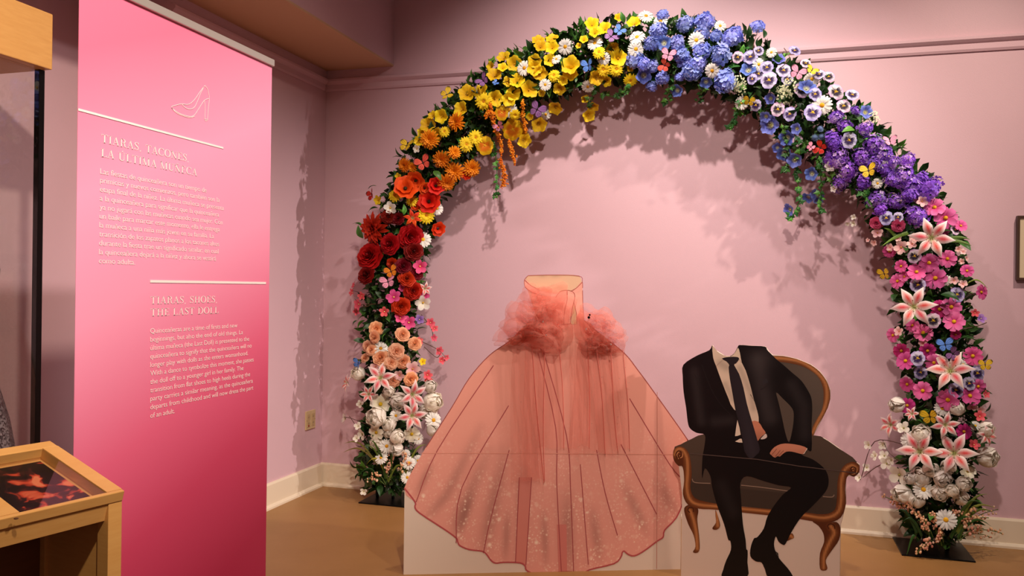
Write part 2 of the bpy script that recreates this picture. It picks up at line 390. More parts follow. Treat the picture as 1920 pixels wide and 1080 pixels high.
for f in ([(510, 245), (540, 205), (585, 195), (625, 205), (640, 240), (620, 330), (610, 420)], [(588, 200), (588, 260), (570, 340), (565, 425)], [(632, 275), (650, 350), (654, 422)], [(692, 196), (695, 300), (702, 392)], [(470, 426), (560, 426), (614, 420)], [(300, 125), (345, 165), (400, 190)], [(303, 172), (345, 205), (390, 222)], [(690, 140), (650, 180), (615, 200)], [(325, 96), (480, 92), (668, 99), (690, 140), (692, 180)], [(325, 96), (300, 125), (303, 170), (326, 196)]):
    line(GB, bod, 'bodice_line', c4(f), .0020, 1.1, (178, 92, 80), M_print)
line(GB, gown, 'board_joint', [(1232, 735), (1232, 900), (1231, 1066)], .0018, 1.0, (190, 118, 100), M_print, 0)
line(GB, gown, 'board_joint', [(790, 849.5), (1000, 850), (1290, 852)], .0018, 1.4, (226, 150, 128), M_print, 0)
for u in (uL+.25, uR-.25):
    MB().hexa([(u-.006, .014, 0), (u+.006, .014, 0), (u+.006, .22, 0), (u-.006, .22, 0), (u-.006, .014, .55), (u+.006, .014, .55), (u+.006, .03, .55), (u-.006, .03, .55)]).build('easel_brace', M_board, gown)

# tulle
def tulle_mat(name, color, alpha):
    m = bpy.data.materials.new(name); m.use_nodes = True; nt = m.node_tree; nt.nodes.remove(nt.nodes['Principled BSDF'])
    out = nt.nodes['Material Output']; d = nt.nodes.new('ShaderNodeBsdfDiffuse'); t = nt.nodes.new('ShaderNodeBsdfTranslucent'); tr = nt.nodes.new('ShaderNodeBsdfTransparent')
    d.inputs[0].default_value = (*lin(color), 1); t.inputs[0].default_value = (*lin(color), 1)
    a = nt.nodes.new('ShaderNodeMixShader'); a.inputs[0].default_value = .55; b = nt.nodes.new('ShaderNodeMixShader')
    lw = nt.nodes.new('ShaderNodeLayerWeight'); lw.inputs[0].default_value = .35
    mr = nt.nodes.new('ShaderNodeMapRange'); mr.inputs['To Min'].default_value = alpha; mr.inputs['To Max'].default_value = min(1, alpha*1.9)
    nt.links.new(lw.outputs['Facing'], mr.inputs['Value']); nt.links.new(mr.outputs['Result'], b.inputs[0])
    nt.links.new(d.outputs[0], a.inputs[1]); nt.links.new(t.outputs[0], a.inputs[2]); nt.links.new(tr.outputs[0], b.inputs[1]); nt.links.new(a.outputs[0], b.inputs[2])
    nt.links.new(b.outputs[0], out.inputs['Surface']); MATS[name] = m; return m
M_tulle = tulle_mat('coral_tulle', (255, 170, 150), .26)
M_tulle2 = tulle_mat('coral_tulle_thin', (255, 168, 148), .11)
def tulle_loop(c, ru, rv, rot, depth, seed, n=26, m=18):
    """one puffed loop of tulle: a bulging, ruffled patch in front of the board"""
    g = np.random.default_rng(seed); V = []; F = []
    ph = g.uniform(0, 6.28, 8); ca, sa = math.cos(rot), math.sin(rot)
    for i in range(m+1):
        rr = i/m
        for k in range(n):
            th = 2*math.pi*k/n
            wob = 1+.13*math.sin(3*th+ph[0])+.09*math.sin(5*th+ph[1]+3*rr)+.05*math.sin(9*th+ph[2])*rr
            a = ru*rr*wob*math.cos(th); b = rv*rr*wob*math.sin(th)
            w = depth*(max(0, 1-rr**2))**.8*(.80+.20*math.sin(3*th+ph[3]+4*rr))+.010*math.sin(4*th+ph[4]+11*rr)*(1-rr*.4)+.005*math.sin(7*th-9*rr+ph[5])
            V.append((c[0]+a*ca-b*sa, -(.012+max(w, -.006)), c[1]+a*sa+b*ca))
    for i in range(m):
        for k in range(n): F.append((i*n+k, i*n+(k+1) % n, (i+1)*n+(k+1) % n, (i+1)*n+k))
    return V, F
def tulle_bow(loops, seed):
    mb = MB()
    for i, (px, py, a, b, rot, dp) in enumerate(loops):
        c = GB.uv((px, py)); k = 1/ppm(GB, (px, py)); V, F = tulle_loop(c, a*k, b*k, rot, dp, seed+i); mb.add(V, F)
    return mb
b1 = tulle_bow([(1010, 575, 58, 38, .5, .10), (985, 605, 50, 34, -.2, .13), (1002, 612, 56, 40, .1, .10), (968, 620, 40, 26, .4, .09), (1035, 580, 44, 40, -.8, .07), (1015, 625, 46, 34, -.3, .12), (1040, 610, 36, 44, .3, .06), (996, 590, 34, 28, .9, .15), (960, 632, 34, 16, .2, .05), (1003, 556, 30, 24, .3, .07)], 11).build('tulle_bow', M_tulle, gown, True)
b2 = tulle_bow([(1112, 600, 34, 26, -.6, .07), (1125, 620, 44, 34, -.5, .10), (1140, 632, 38, 26, -.4, .07), (1105, 622, 30, 42, .1, .08), (1128, 600, 28, 22, -.3, .10), (1150, 640, 26, 20, -.3, .05), (1118, 645, 34, 18, .1, .07)], 41).build('tulle_bow', M_tulle, gown, True)
def streamer(top, bot, wtop, wbot, seed, name='tulle_streamer'):
    g = np.random.default_rng(seed); n, m = 22, 34; V = []; F = []; ph = g.uniform(0, 6.28, 6); k = 1/ppm(GB, top)
    for i in range(m+1):
        t = i/m; cx = top[0]+(bot[0]-top[0])*t; cy = top[1]+(bot[1]-top[1])*t; w = wtop+(wbot-wtop)*t**.8
        for j in range(n+1):
            s = j/n-.5
            u, v = GB.uv((cx+s*w+1.5*math.sin(5*t+ph[0]), cy+(3*math.sin(6*s+ph[1]) if i == m else 0)))
            V.append((u, -(.012+.012*(1-t)+.009*math.sin(s*17+ph[2]+1.6*t)+.006*math.sin(s*31+ph[3]-2*t)+.003*math.sin(s*61+ph[4])), v))
    for i in range(m):
        for j in range(n): F.append((i*(n+1)+j, i*(n+1)+j+1, (i+1)*(n+1)+j+1, (i+1)*(n+1)+j))
    o = obj(name, mesh(name, V, F, smooth=True), M_tulle2, gown)
    e = MB(); side = [V[i*(n+1)+n] for i in range(m+1)]; e.tube(side, .0016, 4); e.build('rolled_edge', mat('tulle_edge', (226, 122, 106), .8), o)
    return o
for i, a in enumerate([((978, 645), (987, 902), 34, 62), ((1000, 648), (1000, 900), 36, 40), ((1028, 640), (1032, 840), 40, 52), ((1062, 640), (1090, 870), 6, 50), ((1098, 632), (1100, 850), 30, 70), ((1122, 640), (1140, 850), 36, 36), ((1150, 655), (1168, 840), 34, 24), ((1085, 640), (1085, 838), 34, 40)]):
    if i != 3: streamer(*a, 70+i)
mb = MB(); g = np.random.default_rng(5); br = [(1011, 601), (1017, 625), (1092, 615), (1137, 643)]
for i in range(90):
    if i < 4: p = br[i]; r = .0045
    else:
        z = g.choice(3); cx, hw = ((990, 28), (1100, 30), (1165, 12))[z]; p = (cx+g.uniform(-hw, hw), g.uniform(660, 870 if z == 0 else 800)); r = g.uniform(.0008, .0019)
    u, v = GB.uv(p); mb.blob((u, -(.14 if i < 2 else .10 if i < 4 else .040), v), r, n=5, m=3)
o = mb.build('rhinestones', mat('rhinestone', (245, 238, 228), .08, .9), gown); o['kind'] = 'stuff'
# brooch at the hip
bz = GB.uv((1098, 594)); mb = MB(); mb.blob((bz[0], -.085, bz[1]), .007, n=8); mb.blob((bz[0]+.004, -.085, bz[1]+.012), .005, n=8); mb.build('brooch', mat('dark_brooch', (60, 45, 50), .15, .9), gown)

# ------------------------------------------------------------------ suit standee
SB = Board((2.535, -1.035, 0), -14)
suit = empty('suit_standee', SB.P, SB.a)
tag(suit, 'headless cutout board printed with a black suited figure seated in a carved grey armchair', 'standee')
s2 = lambda p: crop(1230, 620, 2.348, p)
z5 = lambda p: crop(1260, 620, 4.695, p)
z6 = lambda p: crop(1340, 800, 3.857, p)
back_out = s2([(500, 112), (560, 112), (620, 125), (680, 150), (720, 180), (750, 220), (765, 260), (766, 300), (755, 340), (735, 380), (710, 420), (690, 465)])
back_in = s2([(688, 430), (705, 395), (730, 350), (738, 300), (735, 250), (715, 205), (680, 175), (640, 155), (600, 145), (555, 138), (500, 134)])
seat = s2([(80, 522), (110, 500), (160, 475), (215, 455), (400, 440), (690, 460), (740, 475), (800, 515), (885, 578), (825, 622), (812, 680), (815, 760), (790, 815), (640, 800), (400, 775), (190, 752), (150, 715), (138, 600)])
figure = s2([(247, 65), (253, 75), (262, 87), (280, 101), (300, 111), (325, 113), (345, 99), (360, 72), (370, 63), (420, 66), (480, 70), (490, 85), (510, 105), (530, 125), (560, 150), (600, 185), (640, 220), (670, 265), (685, 300), (688, 350), (685, 420), (685, 526), (662, 522), (640, 545), (690, 566), (735, 600), (755, 630), (760, 670), (745, 710), (690, 770), (640, 820), (600, 880), (572, 935), (560, 942), (540, 928), (528, 905), (520, 938), (527, 972), (545, 1005), (580, 1045), (600, 1075), (596, 1086), (500, 1086), (480, 1050), (465, 1020), (440, 1015), (416, 992), (418, 950), (432, 914), (447, 908), (475, 870), (490, 820), (520, 770), (560, 720), (595, 690), (540, 680), (470, 660), (400, 640), (372, 670), (375, 740), (383, 850), (395, 920), (398, 960), (404, 970), (403, 1020), (400, 1086), (296, 1086), (297, 1050), (310, 1010), (330, 965), (328, 925), (318, 918), (300, 850), (270, 770), (248, 690), (240, 640), (216, 605), (203, 650), (205, 560), (215, 500), (215, 458), (180, 450), (150, 430), (140, 400), (133, 340), (122, 270), (118, 200), (121, 150), (180, 110), (235, 86)])
su = [SB.uv(p) for p in s2([(100, 595), (78, 568), (74, 540), (82, 520), (160, 475), (215, 456), (180, 450), (150, 430), (140, 400), (133, 340), (122, 270), (118, 200), (121, 150), (180, 110), (235, 86), (247, 65), (262, 87), (300, 111), (325, 113), (345, 99), (360, 70), (370, 63), (480, 70), (500, 98), (512, 107), (560, 111), (620, 124), (680, 149), (720, 179), (750, 219), (766, 262), (766, 300), (755, 340), (735, 380), (692, 462), (740, 475), (800, 515), (870, 574), (896, 590), (894, 625), (870, 643), (850, 640), (836, 645), (834, 700), (836, 760)])]
sL = SB.uv((1278, 990))[0]; sR = SB.uv((1575.5, 990))[0]
outline = [(sL, 0), (sL, SB.uv((1279, 925))[1])]+su+[(sR+.006, SB.uv((1575, 975))[1]), (sR, SB.uv((1575, 985))[1]), (sR, 0)]
plate(SB, suit, 'foam_board', None, .014, M_board, closed_uv=outline)
wood_dark = np.array(lin((92, 46, 22))); wood_light = np.array(lin((196, 128, 74)))
def wood_col(paths, wd):
    def fn(Q, base):
        d = np.full(len(Q), 1e9)
        for p in paths: d = np.minimum(d, segdist(Q, p)[0])
        k = np.exp(-(d/wd)**2)[:, None]; C = wood_dark*(1-k)+wood_light*k
        j = np.exp(-((d-wd*2.0)/(wd*.7))**2)[:, None]; return C*(1-.35*j)+.35*j*lin((150, 84, 42))
    return fn
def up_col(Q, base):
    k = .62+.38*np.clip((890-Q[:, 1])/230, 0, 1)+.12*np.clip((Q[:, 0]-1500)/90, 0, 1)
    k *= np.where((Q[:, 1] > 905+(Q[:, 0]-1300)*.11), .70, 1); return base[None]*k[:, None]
printed(SB, suit, 'printed_chair_back', back_out+back_in[::1]+s2([(470, 134), (470, 112)]), .0012, (130, 70, 35), M_print, 3, .007, wood_col([smooth(s2([(500, 120), (560, 122), (640, 138), (705, 180), (745, 230), (753, 290), (740, 345), (715, 395), (690, 448)]), False)], 3.2))
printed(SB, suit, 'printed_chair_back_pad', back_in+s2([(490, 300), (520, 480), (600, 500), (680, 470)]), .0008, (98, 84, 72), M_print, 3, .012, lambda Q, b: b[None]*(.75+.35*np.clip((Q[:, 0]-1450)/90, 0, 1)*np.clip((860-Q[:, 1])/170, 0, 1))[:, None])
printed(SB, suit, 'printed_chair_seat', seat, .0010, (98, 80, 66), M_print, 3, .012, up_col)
for f in ([(160, 652), (172, 668), (240, 672)], [(375, 680), (470, 690), (582, 706)], [(735, 730), (775, 732), (785, 722)]): line(SB, suit, 'cushion_piping', s2(f), .0016, 1.6, (150, 124, 104), M_print)
frame_out = s2([(75, 545), (80, 522), (100, 509), (125, 516), (145, 540), (155, 590), (157, 640), (152, 690), (165, 728), (200, 748), (300, 766), (500, 785), (640, 798), (735, 808), (785, 790), (796, 740), (800, 660), (815, 612), (838, 587), (868, 577), (894, 590), (895, 622), (872, 643), (850, 634), (838, 655), (833, 700), (836, 760), (815, 820), (760, 846), (700, 840), (600, 824), (400, 802), (260, 787), (190, 783), (142, 766), (119, 720), (124, 660), (118, 600), (98, 594), (80, 572)])
printed(SB, suit, 'printed_chair_frame', frame_out, .0014, (130, 70, 35), M_print, 3, .007,
        wood_col([smooth(s2(p), False) for p in ([(84, 545), (95, 522), (118, 525), (136, 560), (140, 620), (136, 690), (150, 742), (190, 766), (300, 776), (500, 796), (640, 810), (740, 824), (800, 800), (816, 740), (816, 670), (830, 615), (862, 592), (884, 606)],)], 2.8))
for sc in ([(96, 562), (88, 545), (98, 530), (112, 536), (112, 552), (102, 556), (100, 546)], [(850, 622), (862, 628), (878, 622), (880, 606), (866, 600), (858, 608), (866, 614)]):
    line(SB, suit, 'printed_scroll', s2(sc), .0019, 2.2, (78, 36, 16), M_print); line(SB, suit, 'printed_scroll', [(x+1.6, y+1.2) for x, y in s2(sc)], .0018, 1.6, (214, 146, 92), M_print)
for lg, pth in (([(124, 792), (132, 772), (152, 766), (176, 772), (187, 792), (182, 830), (190, 900), (193, 958), (182, 977), (163, 974), (174, 950), (166, 900), (142, 850)], [(150, 790), (165, 830), (178, 890), (182, 960)]),
                ([(690, 838), (760, 845), (795, 842), (812, 868), (806, 920), (772, 970), (748, 1010), (755, 1045), (742, 1056), (722, 1046), (722, 980), (740, 930), (736, 890), (715, 858)], [(770, 862), (785, 890), (765, 930), (740, 990), (738, 1045)]),
                ([(262, 788), (272, 812), (283, 858), (266, 876), (248, 870), (264, 845), (262, 815)], [(268, 800), (272, 860)]),
                ([(560, 930), (585, 900), (600, 892), (608, 910), (592, 919)], [(590, 900), (602, 910)])):
    L_ = printed(SB, suit, 'printed_chair_leg', s2(lg), .0013, (130, 70, 35), M_print, 3, .007, wood_col([smooth(s2(pth), False)], 3.0))
for sc in ([(150, 800), (140, 790), (148, 778), (164, 782), (166, 798)], [(762, 872), (756, 860), (766, 850), (784, 856), (788, 872)]): line(SB, suit, 'printed_scroll', s2(sc), .0019, 2.0, (74, 34, 16), M_print)
def suit_col(Q, base):
    k = np.zeros(len(Q))
    for f, wd, a in ((s2([(170, 180), (185, 300), (200, 400)]), 9, 1.0), (s2([(450, 130), (470, 260), (500, 380)]), 16, 1.6), (s2([(600, 240), (650, 330), (655, 460)]), 12, .9), (s2([(260, 400), (330, 395)]), 10, .9), (s2([(290, 680), (340, 800)]), 12, .5), (s2([(450, 130), (480, 120)]), 22, .8)):
        k += a*np.exp(-(segdist(Q, f)[0]/wd)**2)
    return base[None]+k[:, None]*lin((36, 31, 30))
fig = printed(SB, suit, 'printed_suit', figure, .0019, (13, 10, 10), M_print, 3, .010, suit_col)
printed(SB, suit, 'printed_chair_gap', s2([(530, 272), (560, 300), (600, 342), (607, 380), (600, 440), (586, 490), (570, 450), (555, 380), (540, 315)]), .0024, (92, 78, 66), M_print, 3)
sh = lambda Q, b: b[None]*(1-.35*np.exp(-(segdist(Q, z5([(430, 290), (480, 320)]))[0]/9)**2)-.30*np.exp(-(segdist(Q, z5([(600, 330), (700, 560), (720, 680)]))[0]/7)**2)-.25*np.exp(-(segdist(Q, z5([(470, 470), (535, 600)]))[0]/6)**2))[:, None]
printed(SB, suit, 'printed_shirt', z5([(357, 130), (400, 182), (460, 217), (520, 227), (560, 187), (583, 150), (600, 200), (615, 280), (650, 350), (690, 480), (720, 600), (750, 700), (765, 800), (700, 802), (545, 690), (500, 600), (440, 450), (390, 312), (364, 240)]), .0024, (232, 206, 178), M_print, 2, .007, sh)
line(SB, suit, 'collar_line', z5([(390, 312), (430, 272), (470, 244)]), .0028, 1.0, (190, 164, 142), M_print); line(SB, suit, 'collar_line', z5([(575, 236), (600, 260), (612, 282)]), .0028, 1.0, (190, 164, 142), M_print)
printed(SB, suit, 'printed_tie', z5([(440, 245), (500, 231), (575, 231), (592, 250), (565, 288), (548, 302), (592, 380), (630, 500), (660, 640), (700, 780), (750, 950), (776, 1050), (742, 1095), (692, 1128), (640, 1062), (625, 960), (595, 820), (560, 700), (535, 560), (510, 420), (500, 322), (506, 302), (480, 270)]), .0029, (44, 38, 42), M_print, 2, .01,
        lambda Q, b: b[None]*(.7+.6*np.clip((Q[:, 1]-680)/150, 0, 1)*np.clip(1-np.abs(Q[:, 0]-1385-(Q[:, 1]-700)*.18)/22, 0, 1))[:, None])
line(SB, suit, 'tie_knot_line', z5([(506, 302), (528, 306), (548, 302)]), .0032, 1.2, (24, 20, 22), M_print)
for q in ([(577, 785), (595, 850), (606, 915), (580, 925), (556, 928), (566, 850)], [(556, 975), (600, 950), (615, 952), (622, 985), (590, 984)]): printed(SB, suit, 'printed_cuff', z5(q), .0025, (236, 212, 186), M_print, 0)
printed(SB, suit, 'printed_shirt_tail', z5([(780, 955), (800, 930), (828, 905), (838, 935), (815, 952)]), .0025, (225, 205, 190), M_print, 2)
hcol = lambda Q, b: b[None]*(1.08-.28*np.clip((Q[:, 1]-np.median(Q[:, 1]))/16+.3, 0, 1))[:, None]
printed(SB, suit, 'printed_hand', z5([(700, 800), (760, 800), (800, 860), (826, 898), (800, 922), (775, 945), (760, 968), (745, 955), (720, 880)]), .0026, (208, 132, 100), M_print, 2, .006, hcol)
printed(SB, suit, 'printed_hand', z6([(400, 190), (430, 150), (480, 125), (540, 122), (620, 135), (668, 155), (655, 180), (640, 198), (600, 190), (560, 180), (520, 180), (490, 200), (472, 216), (455, 212), (440, 223), (425, 218), (412, 205)]), .0026, (206, 134, 104), M_print, 2, .006, hcol)
for f in ([(415, 200), (450, 160)], [(440, 215), (475, 170)], [(462, 210), (500, 172)]): line(SB, suit, 'finger_line', z6(f), .0030, .9, (150, 82, 62), M_print)
printed(SB, suit, 'printed_cuff', z6([(668, 153), (672, 160), (648, 196), (640, 197), (655, 178)]), .0028, (226, 204, 184), M_print, 0)
for f in ([(265, 300), (300, 400), (360, 540), (440, 660), (545, 765)], [(690, 560), (740, 650), (770, 780)], [(200, 380), (270, 600), (285, 760)]): line(SB, suit, 'lapel_line', z5(f), .0024, 1.2, (32, 28, 27), M_print)
printed(SB, suit, 'pocket_square', z5([(795, 460), (805, 425), (815, 440), (830, 415), (842, 440), (850, 452), (800, 478)]), .0024, (48, 44, 46), M_print, 0)
line(SB, suit, 'pocket_edge', z5([(780, 520), (830, 490), (868, 455)]), .0024, 1.2, (34, 30, 30), M_print)
for f in ([(438, 898), (455, 920), (462, 945)], [(442, 905), (460, 915)], [(445, 925), (462, 922)]): line(SB, suit, 'shoe_lace', z6(f), .0024, 1.2, (40, 32, 28), M_print)
line(SB, suit, 'board_joint', [(1294, 850), (1420, 861), (1500, 874), (1608, 887)], .0031, 1.4, (92, 74, 66), M_print, 0)
for u in (sL+.12, sR-.12):
    MB().hexa([(u-.006, .014, 0), (u+.006, .014, 0), (u+.006, .10, 0), (u-.006, .10, 0), (u-.006, .014, .45), (u+.006, .014, .45), (u+.006, .03, .45), (u-.006, .03, .45)]).build('easel_brace', M_board, suit)

# ------------------------------------------------------------------ pull-up banner
XB = 1.1
yR = on((510, 120), 0, XB)[1]; yL = on((146, 211), 0, XB)[1]; BW = yR-yL
NB = Board((XB, yL, 0), 90)
ban = empty('pull_up_banner', NB.P, NB.a)
tag(ban, 'tall pink pull-up banner with white Spanish and English text about the last doll', 'banner')
BT = NB.uv((512, 124))[1]
def banner_mat():
    m = bpy.data.materials.new('pink_banner_print'); m.use_nodes = True; nt = m.node_tree; b = nt.nodes['Principled BSDF']
    tc = nt.nodes.new('ShaderNodeTexCoord'); sx = nt.nodes.new('ShaderNodeSeparateXYZ'); nt.links.new(tc.outputs['Object'], sx.inputs[0])
    # printed gradient: pale rose above, crimson below; a slight diagonal
    k = nt.nodes.new('ShaderNodeMath'); k.operation = 'MULTIPLY_ADD'; k.inputs[1].default_value = -.42
    nt.links.new(sx.outputs['X'], k.inputs[0]); nt.links.new(sx.outputs['Z'], k.inputs[2])
    r = nt.nodes.new('ShaderNodeMapRange'); r.inputs['From Min'].default_value = .0; r.inputs['From Max'].default_value = 2.0
    nt.links.new(k.outputs[0], r.inputs['Value'])
    cr = nt.nodes.new('ShaderNodeValToRGB'); e = cr.color_ramp.elements
    e[0].position = .05; e[0].color = (*lin((176, 40, 74)), 1); e[1].position = 1; e[1].color = (*lin((238, 118, 148)), 1)
    for p, c in ((.25, (206, 66, 100)), (.40, (232, 100, 134)), (.62, (248, 156, 186)), (.80, (250, 162, 194))):
        n = cr.color_ramp.elements.new(p); n.color = (*lin(c), 1)
    nt.links.new(r.outputs['Result'], cr.inputs[0]); nt.links.new(cr.outputs[0], b.inputs['Base Color'])
    b.inputs['Roughness'].default_value = .42; b.inputs['Specular IOR Level'].default_value = .4; return m
def banner_sheet():
    n, m_ = 8, 24; V = []; F = []
    for side in (0, 1):
        for i in range(m_+1):
            for j in range(n+1): V.append((BW*j/n, side*.0012-.0, .085+(BT-.085)*i/m_))
    q = (n+1)*(m_+1)
    for i in range(m_):
        for j in range(n):
            a = i*(n+1)+j; F.append((a, a+1, a+n+2, a+n+1)); F.append((a+q+n+1, a+q+n+2, a+q+1, a+q))
    for i in range(m_): a = i*(n+1); F.append((a, a+n+1, a+n+1+q, a+q)); a += n; F.append((a+q, a+n+1+q, a+n+1, a))
    return mesh('banner_sheet', V, F)
obj('banner_sheet', banner_sheet(), banner_mat(), ban)
M_alu = mat('brushed_aluminium', (205, 196, 186), .35, .6)
bevel(MB().box((-.004, -.010, BT-.004), (BW+.004, .012, BT+.022)).build('top_rail', M_alu, ban), .003)
bevel(MB().box((-.01, -.075, .012), (BW+.01, .075, .088)).build('base_cassette', M_alu, ban), .012, 3)
for u in (.15, BW-.15): bevel(MB().box((u-.02, -.16, 0), (u+.02, .16, .012)).build('foot', M_alu, ban), .004)
MB().tube([(BW/2, .035, .088), (BW/2, .035, BT)], .009, 8).build('support_pole', M_alu, ban)
M_ink = mat('white_ink', (252, 234, 228), .5)
def rule(p0, p1, wpx):
    a, b = NB.uv(p0), NB.uv(p1); h = wpx/ppm(NB, p0)
    z = (a[1]+b[1])/2; MB().box((max(a[0], 0), -.0018, z-h/2), (min(b[0], BW), -.0008, z+h/2)).build('white_rule', M_ink, ban)
rule((146, 211), (418, 273), 4.4); rule((281, 527), (498, 531), 5)
# lettering
def text2d(txt):
    cu = bpy.data.curves.new('t', 'FONT'); cu.body = txt; cu.size = 1; cu.resolution_u = 3; cu.offset = -.004; cu.space_character = .98
    o = bpy.data.objects.new('t', cu); COL.objects.link(o); bpy.context.view_layer.update()
    dg = bpy.context.evaluated_depsgraph_get(); me = bpy.data.meshes.new_from_object(o.evaluated_get(dg))
    V = np.array([v.co[:2] for v in me.vertices]); F = [tuple(p.vertices) for p in me.polygons]
    bpy.data.objects.remove(o); bpy.data.curves.remove(cu); bpy.data.meshes.remove(me); return V, F
HL = .045
def arc(cx, cy, rx, ry, a0, a1, n=14): return [(cx+rx*math.cos(math.radians(a0+(a1-a0)*i/n)), cy+ry*math.sin(math.radians(a0+(a1-a0)*i/n))) for i in range(n+1)]
def stem(x, w=.13, y0=0, y1=1): return [([(x, y0), (x, y1)], w), ([(x-w/2-.09, y0+HL/2), (x+w/2+.09, y0+HL/2)], HL), ([(x-w/2-.09, y1-HL/2), (x+w/2+.09, y1-HL/2)], HL)]
def thin(x, y0=0, y1=1): return [([(x, y0), (x, y1)], HL), ([(x-.1, y0+HL/2), (x+.1, y0+HL/2)], HL), ([(x-.1, y1-HL/2), (x+.1, y1-HL/2)], HL)]
def ring(cx, cy, rx, ry, a0, a1, wmax=.14, n=20):
    P = arc(cx, cy, rx, ry, a0, a1, n); return (P, [HL+(wmax-HL)*abs(math.cos(math.radians(a0+(a1-a0)*i/n)))**1.5 for i in range(n+1)])
def glyph(c):
    if c == 'T': return .78, [([(.39, 0), (.39, 1)], .13), ([(.25, .02), (.53, .02)], HL), ([(.02, .975), (.76, .975)], HL), ([(.03, .98), (.05, .72)], [.07, .01]), ([(.75, .98), (.73, .72)], [.07, .01])]
    if c == 'I': return .42, stem(.21)
    if c == 'A': return .84, [([(.12, 0), (.40, 1)], HL), ([(.68, 0), (.40, 1)], .13), ([(.2, .32), (.60, .32)], HL), ([(.0, .02), (.25, .02)], HL), ([(.54, .02), (.83, .02)], HL)]
    if c == 'R': return .84, stem(.2)+[ring(.36, .75, .27, .23, -90, 90, .13), ([(.2, .975), (.38, .975)], HL), ([(.2, .52), (.38, .52)], HL), ([(.42, .52), (.56, .42), (.62, .12), (.72, .02), (.82, .06)], [.06, .12, .12, .08, .03])]
    if c == 'S': return .62, [([(.52, .76), (.44, .93), (.30, .98), (.14, .90), (.10, .76), (.18, .62), (.32, .52), (.46, .41), (.53, .26), (.47, .09), (.30, .02), (.14, .08), (.07, .27)], [.05, .045, .05, .07, .10, .13, .15, .13, .10, .07, .05, .045, .05]), ([(.53, .98), (.53, .7)], [.07, .03]), ([(.06, .3), (.06, .02)], [.03, .07])]
    if c == 'C': return .80, [ring(.44, .5, .36, .48, 48, 312), ([(.72, .98), (.72, .68)], [.08, .02]), ([(.72, .3), (.70, .1)], [.02, .05])]
    if c == 'O': return .88, [ring(.44, .5, .36, .48, 0, 360, .15, 28)]
    if c in 'NÑ':
        g = thin(.16)+[([(.14, .98), (.74, .02)], .14)]+thin(.74)
        if c == 'Ñ': g = g+[([(.28, 1.10), (.36, 1.17), (.48, 1.11), (.58, 1.17)], [.03, .06, .06, .03])]
        return .90, g
    if c == 'E': return .72, stem(.2)+[([(.2, .975), (.62, .975)], HL), ([(.2, .5), (.5, .5)], HL), ([(.2, .025), (.66, .025)], HL), ([(.62, .98), (.6, .74)], [.07, .01]), ([(.66, .02), (.63, .28)], [.07, .01]), ([(.5, .62), (.5, .38)], HL)]
    if c == 'L': return .70, stem(.2)+[([(.2, .025), (.64, .025)], HL), ([(.64, .02), (.61, .32)], [.08, .01])]
    if c in 'UÚ':
        P = [(.2, 1), (.2, .3)]+arc(.45, .28, .25, .26, 180, 360, 12)+[(.7, 1)]
        g = [(P, [.13, .13]+[.13-.085*i/12 for i in range(13)]+[HL]), ([(.05, .98), (.36, .98)], HL), ([(.58, .98), (.82, .98)], HL)]
        if c == 'Ú': g = g+[([(.42, 1.08), (.56, 1.24)], [.03, .09])]
        return .88, g
    if c == 'M': return 1.06, thin(.16)+[([(.16, 1), (.50, .02)], .13), ([(.50, .02), (.84, 1)], HL)]+stem(.86)
    if c == 'H': return .92, stem(.2)+stem(.72)+[([(.2, .5), (.72, .5)], HL)]
    if c == 'D': return .88, stem(.2)+[ring(.36, .5, .42, .48, -90, 90), ([(.2, .975), (.38, .975)], HL), ([(.2, .025), (.38, .025)], HL)]
    if c == ',': return .34, [([(.14, .06), (.15, .0), (.08, -.14)], [.12, .10, .02])]
    return .36, []
def serif2d(txt):
    V = []; F = []; x = 0
    for c in txt:
        a, st = glyph(c)
        for P, w in st:
            v, f = ribbon2([(p[0]+x, p[1]) for p in P], w); b = len(V); V += [tuple(q) for q in v]; F += [tuple(i+b for i in q) for q in f]
        x += a+.05
    return np.array(V), F
def lay(txt, p0, p1, capz, serif=False):
    V, F = (serif2d if serif else text2d)(txt); a, b = NB.uv(p0), NB.uv(p1)
    if serif:                                        # each word a piece of its own
        x = 0; full = V[:, 0].max()-V[:, 0].min(); kx = (b[0]-a[0])/full
        for w in txt.split(' '):
            V2, F2 = serif2d(w); P = [(a[0]+(x+q[0])*kx, -.0014, a[1]+q[1]*capz) for q in V2]; obj('heading_word', mesh('lettering', P, F2), M_ink, ban)
            x += sum(glyph(c)[0]+.05 for c in w+' ')
        return
    V = V.copy(); V[:, 0] -= V[:, 0].min(); kx = (b[0]-a[0])/V[:, 0].max()
    P = [(a[0]+x*kx, -.0014, a[1]+y*capz) for x, y in V]
    return obj('heading_text' if serif else 'text_line', mesh('lettering', P, F), M_ink, ban)
q1 = lambda x, y: (130+x/2.571, 100+y/2.571)
q2 = lambda x, y: (250+x/3.374, 500+y/3.374)
cz = lambda p, px: px/ppm(NB, p)
lay('TIARAS, TACONES,', q1(152, 428), q1(573, 508), cz(q1(152, 428), 15.5), True)
lay('LA ÚLTIMA MUÑECA', q1(150, 497), q1(613, 576), cz(q1(150, 497), 15.5), True)
lay('TIARAS, SHOES,', q2(105, 236), q2(526, 231), cz(q2(105, 236), 14), True)
lay('THE LAST DOLL', q2(105, 313), q2(538, 304), cz(q2(105, 313), 14), True)
es = ['Las fiestas de quinceañera son un tiempo de', 'primicias y nuevos comienzos, pero también son la', 'etapa final de la niñez. La última muñeca se presenta', 'a la quinceañera para significar que la quinceañera', 'ya no jugará con las muñecas cuando sea mujer. Con', 'un baile para marcar este momento, ella le entrega', 'la muñeca a una niña más joven en su familia. La', 'transición de los zapatos planos a los tacones altos', 'durante la fiesta trae un significado similar, en cual', 'la quinceañera dejará a la niñez y ahora se vestirá', 'como adulta.']
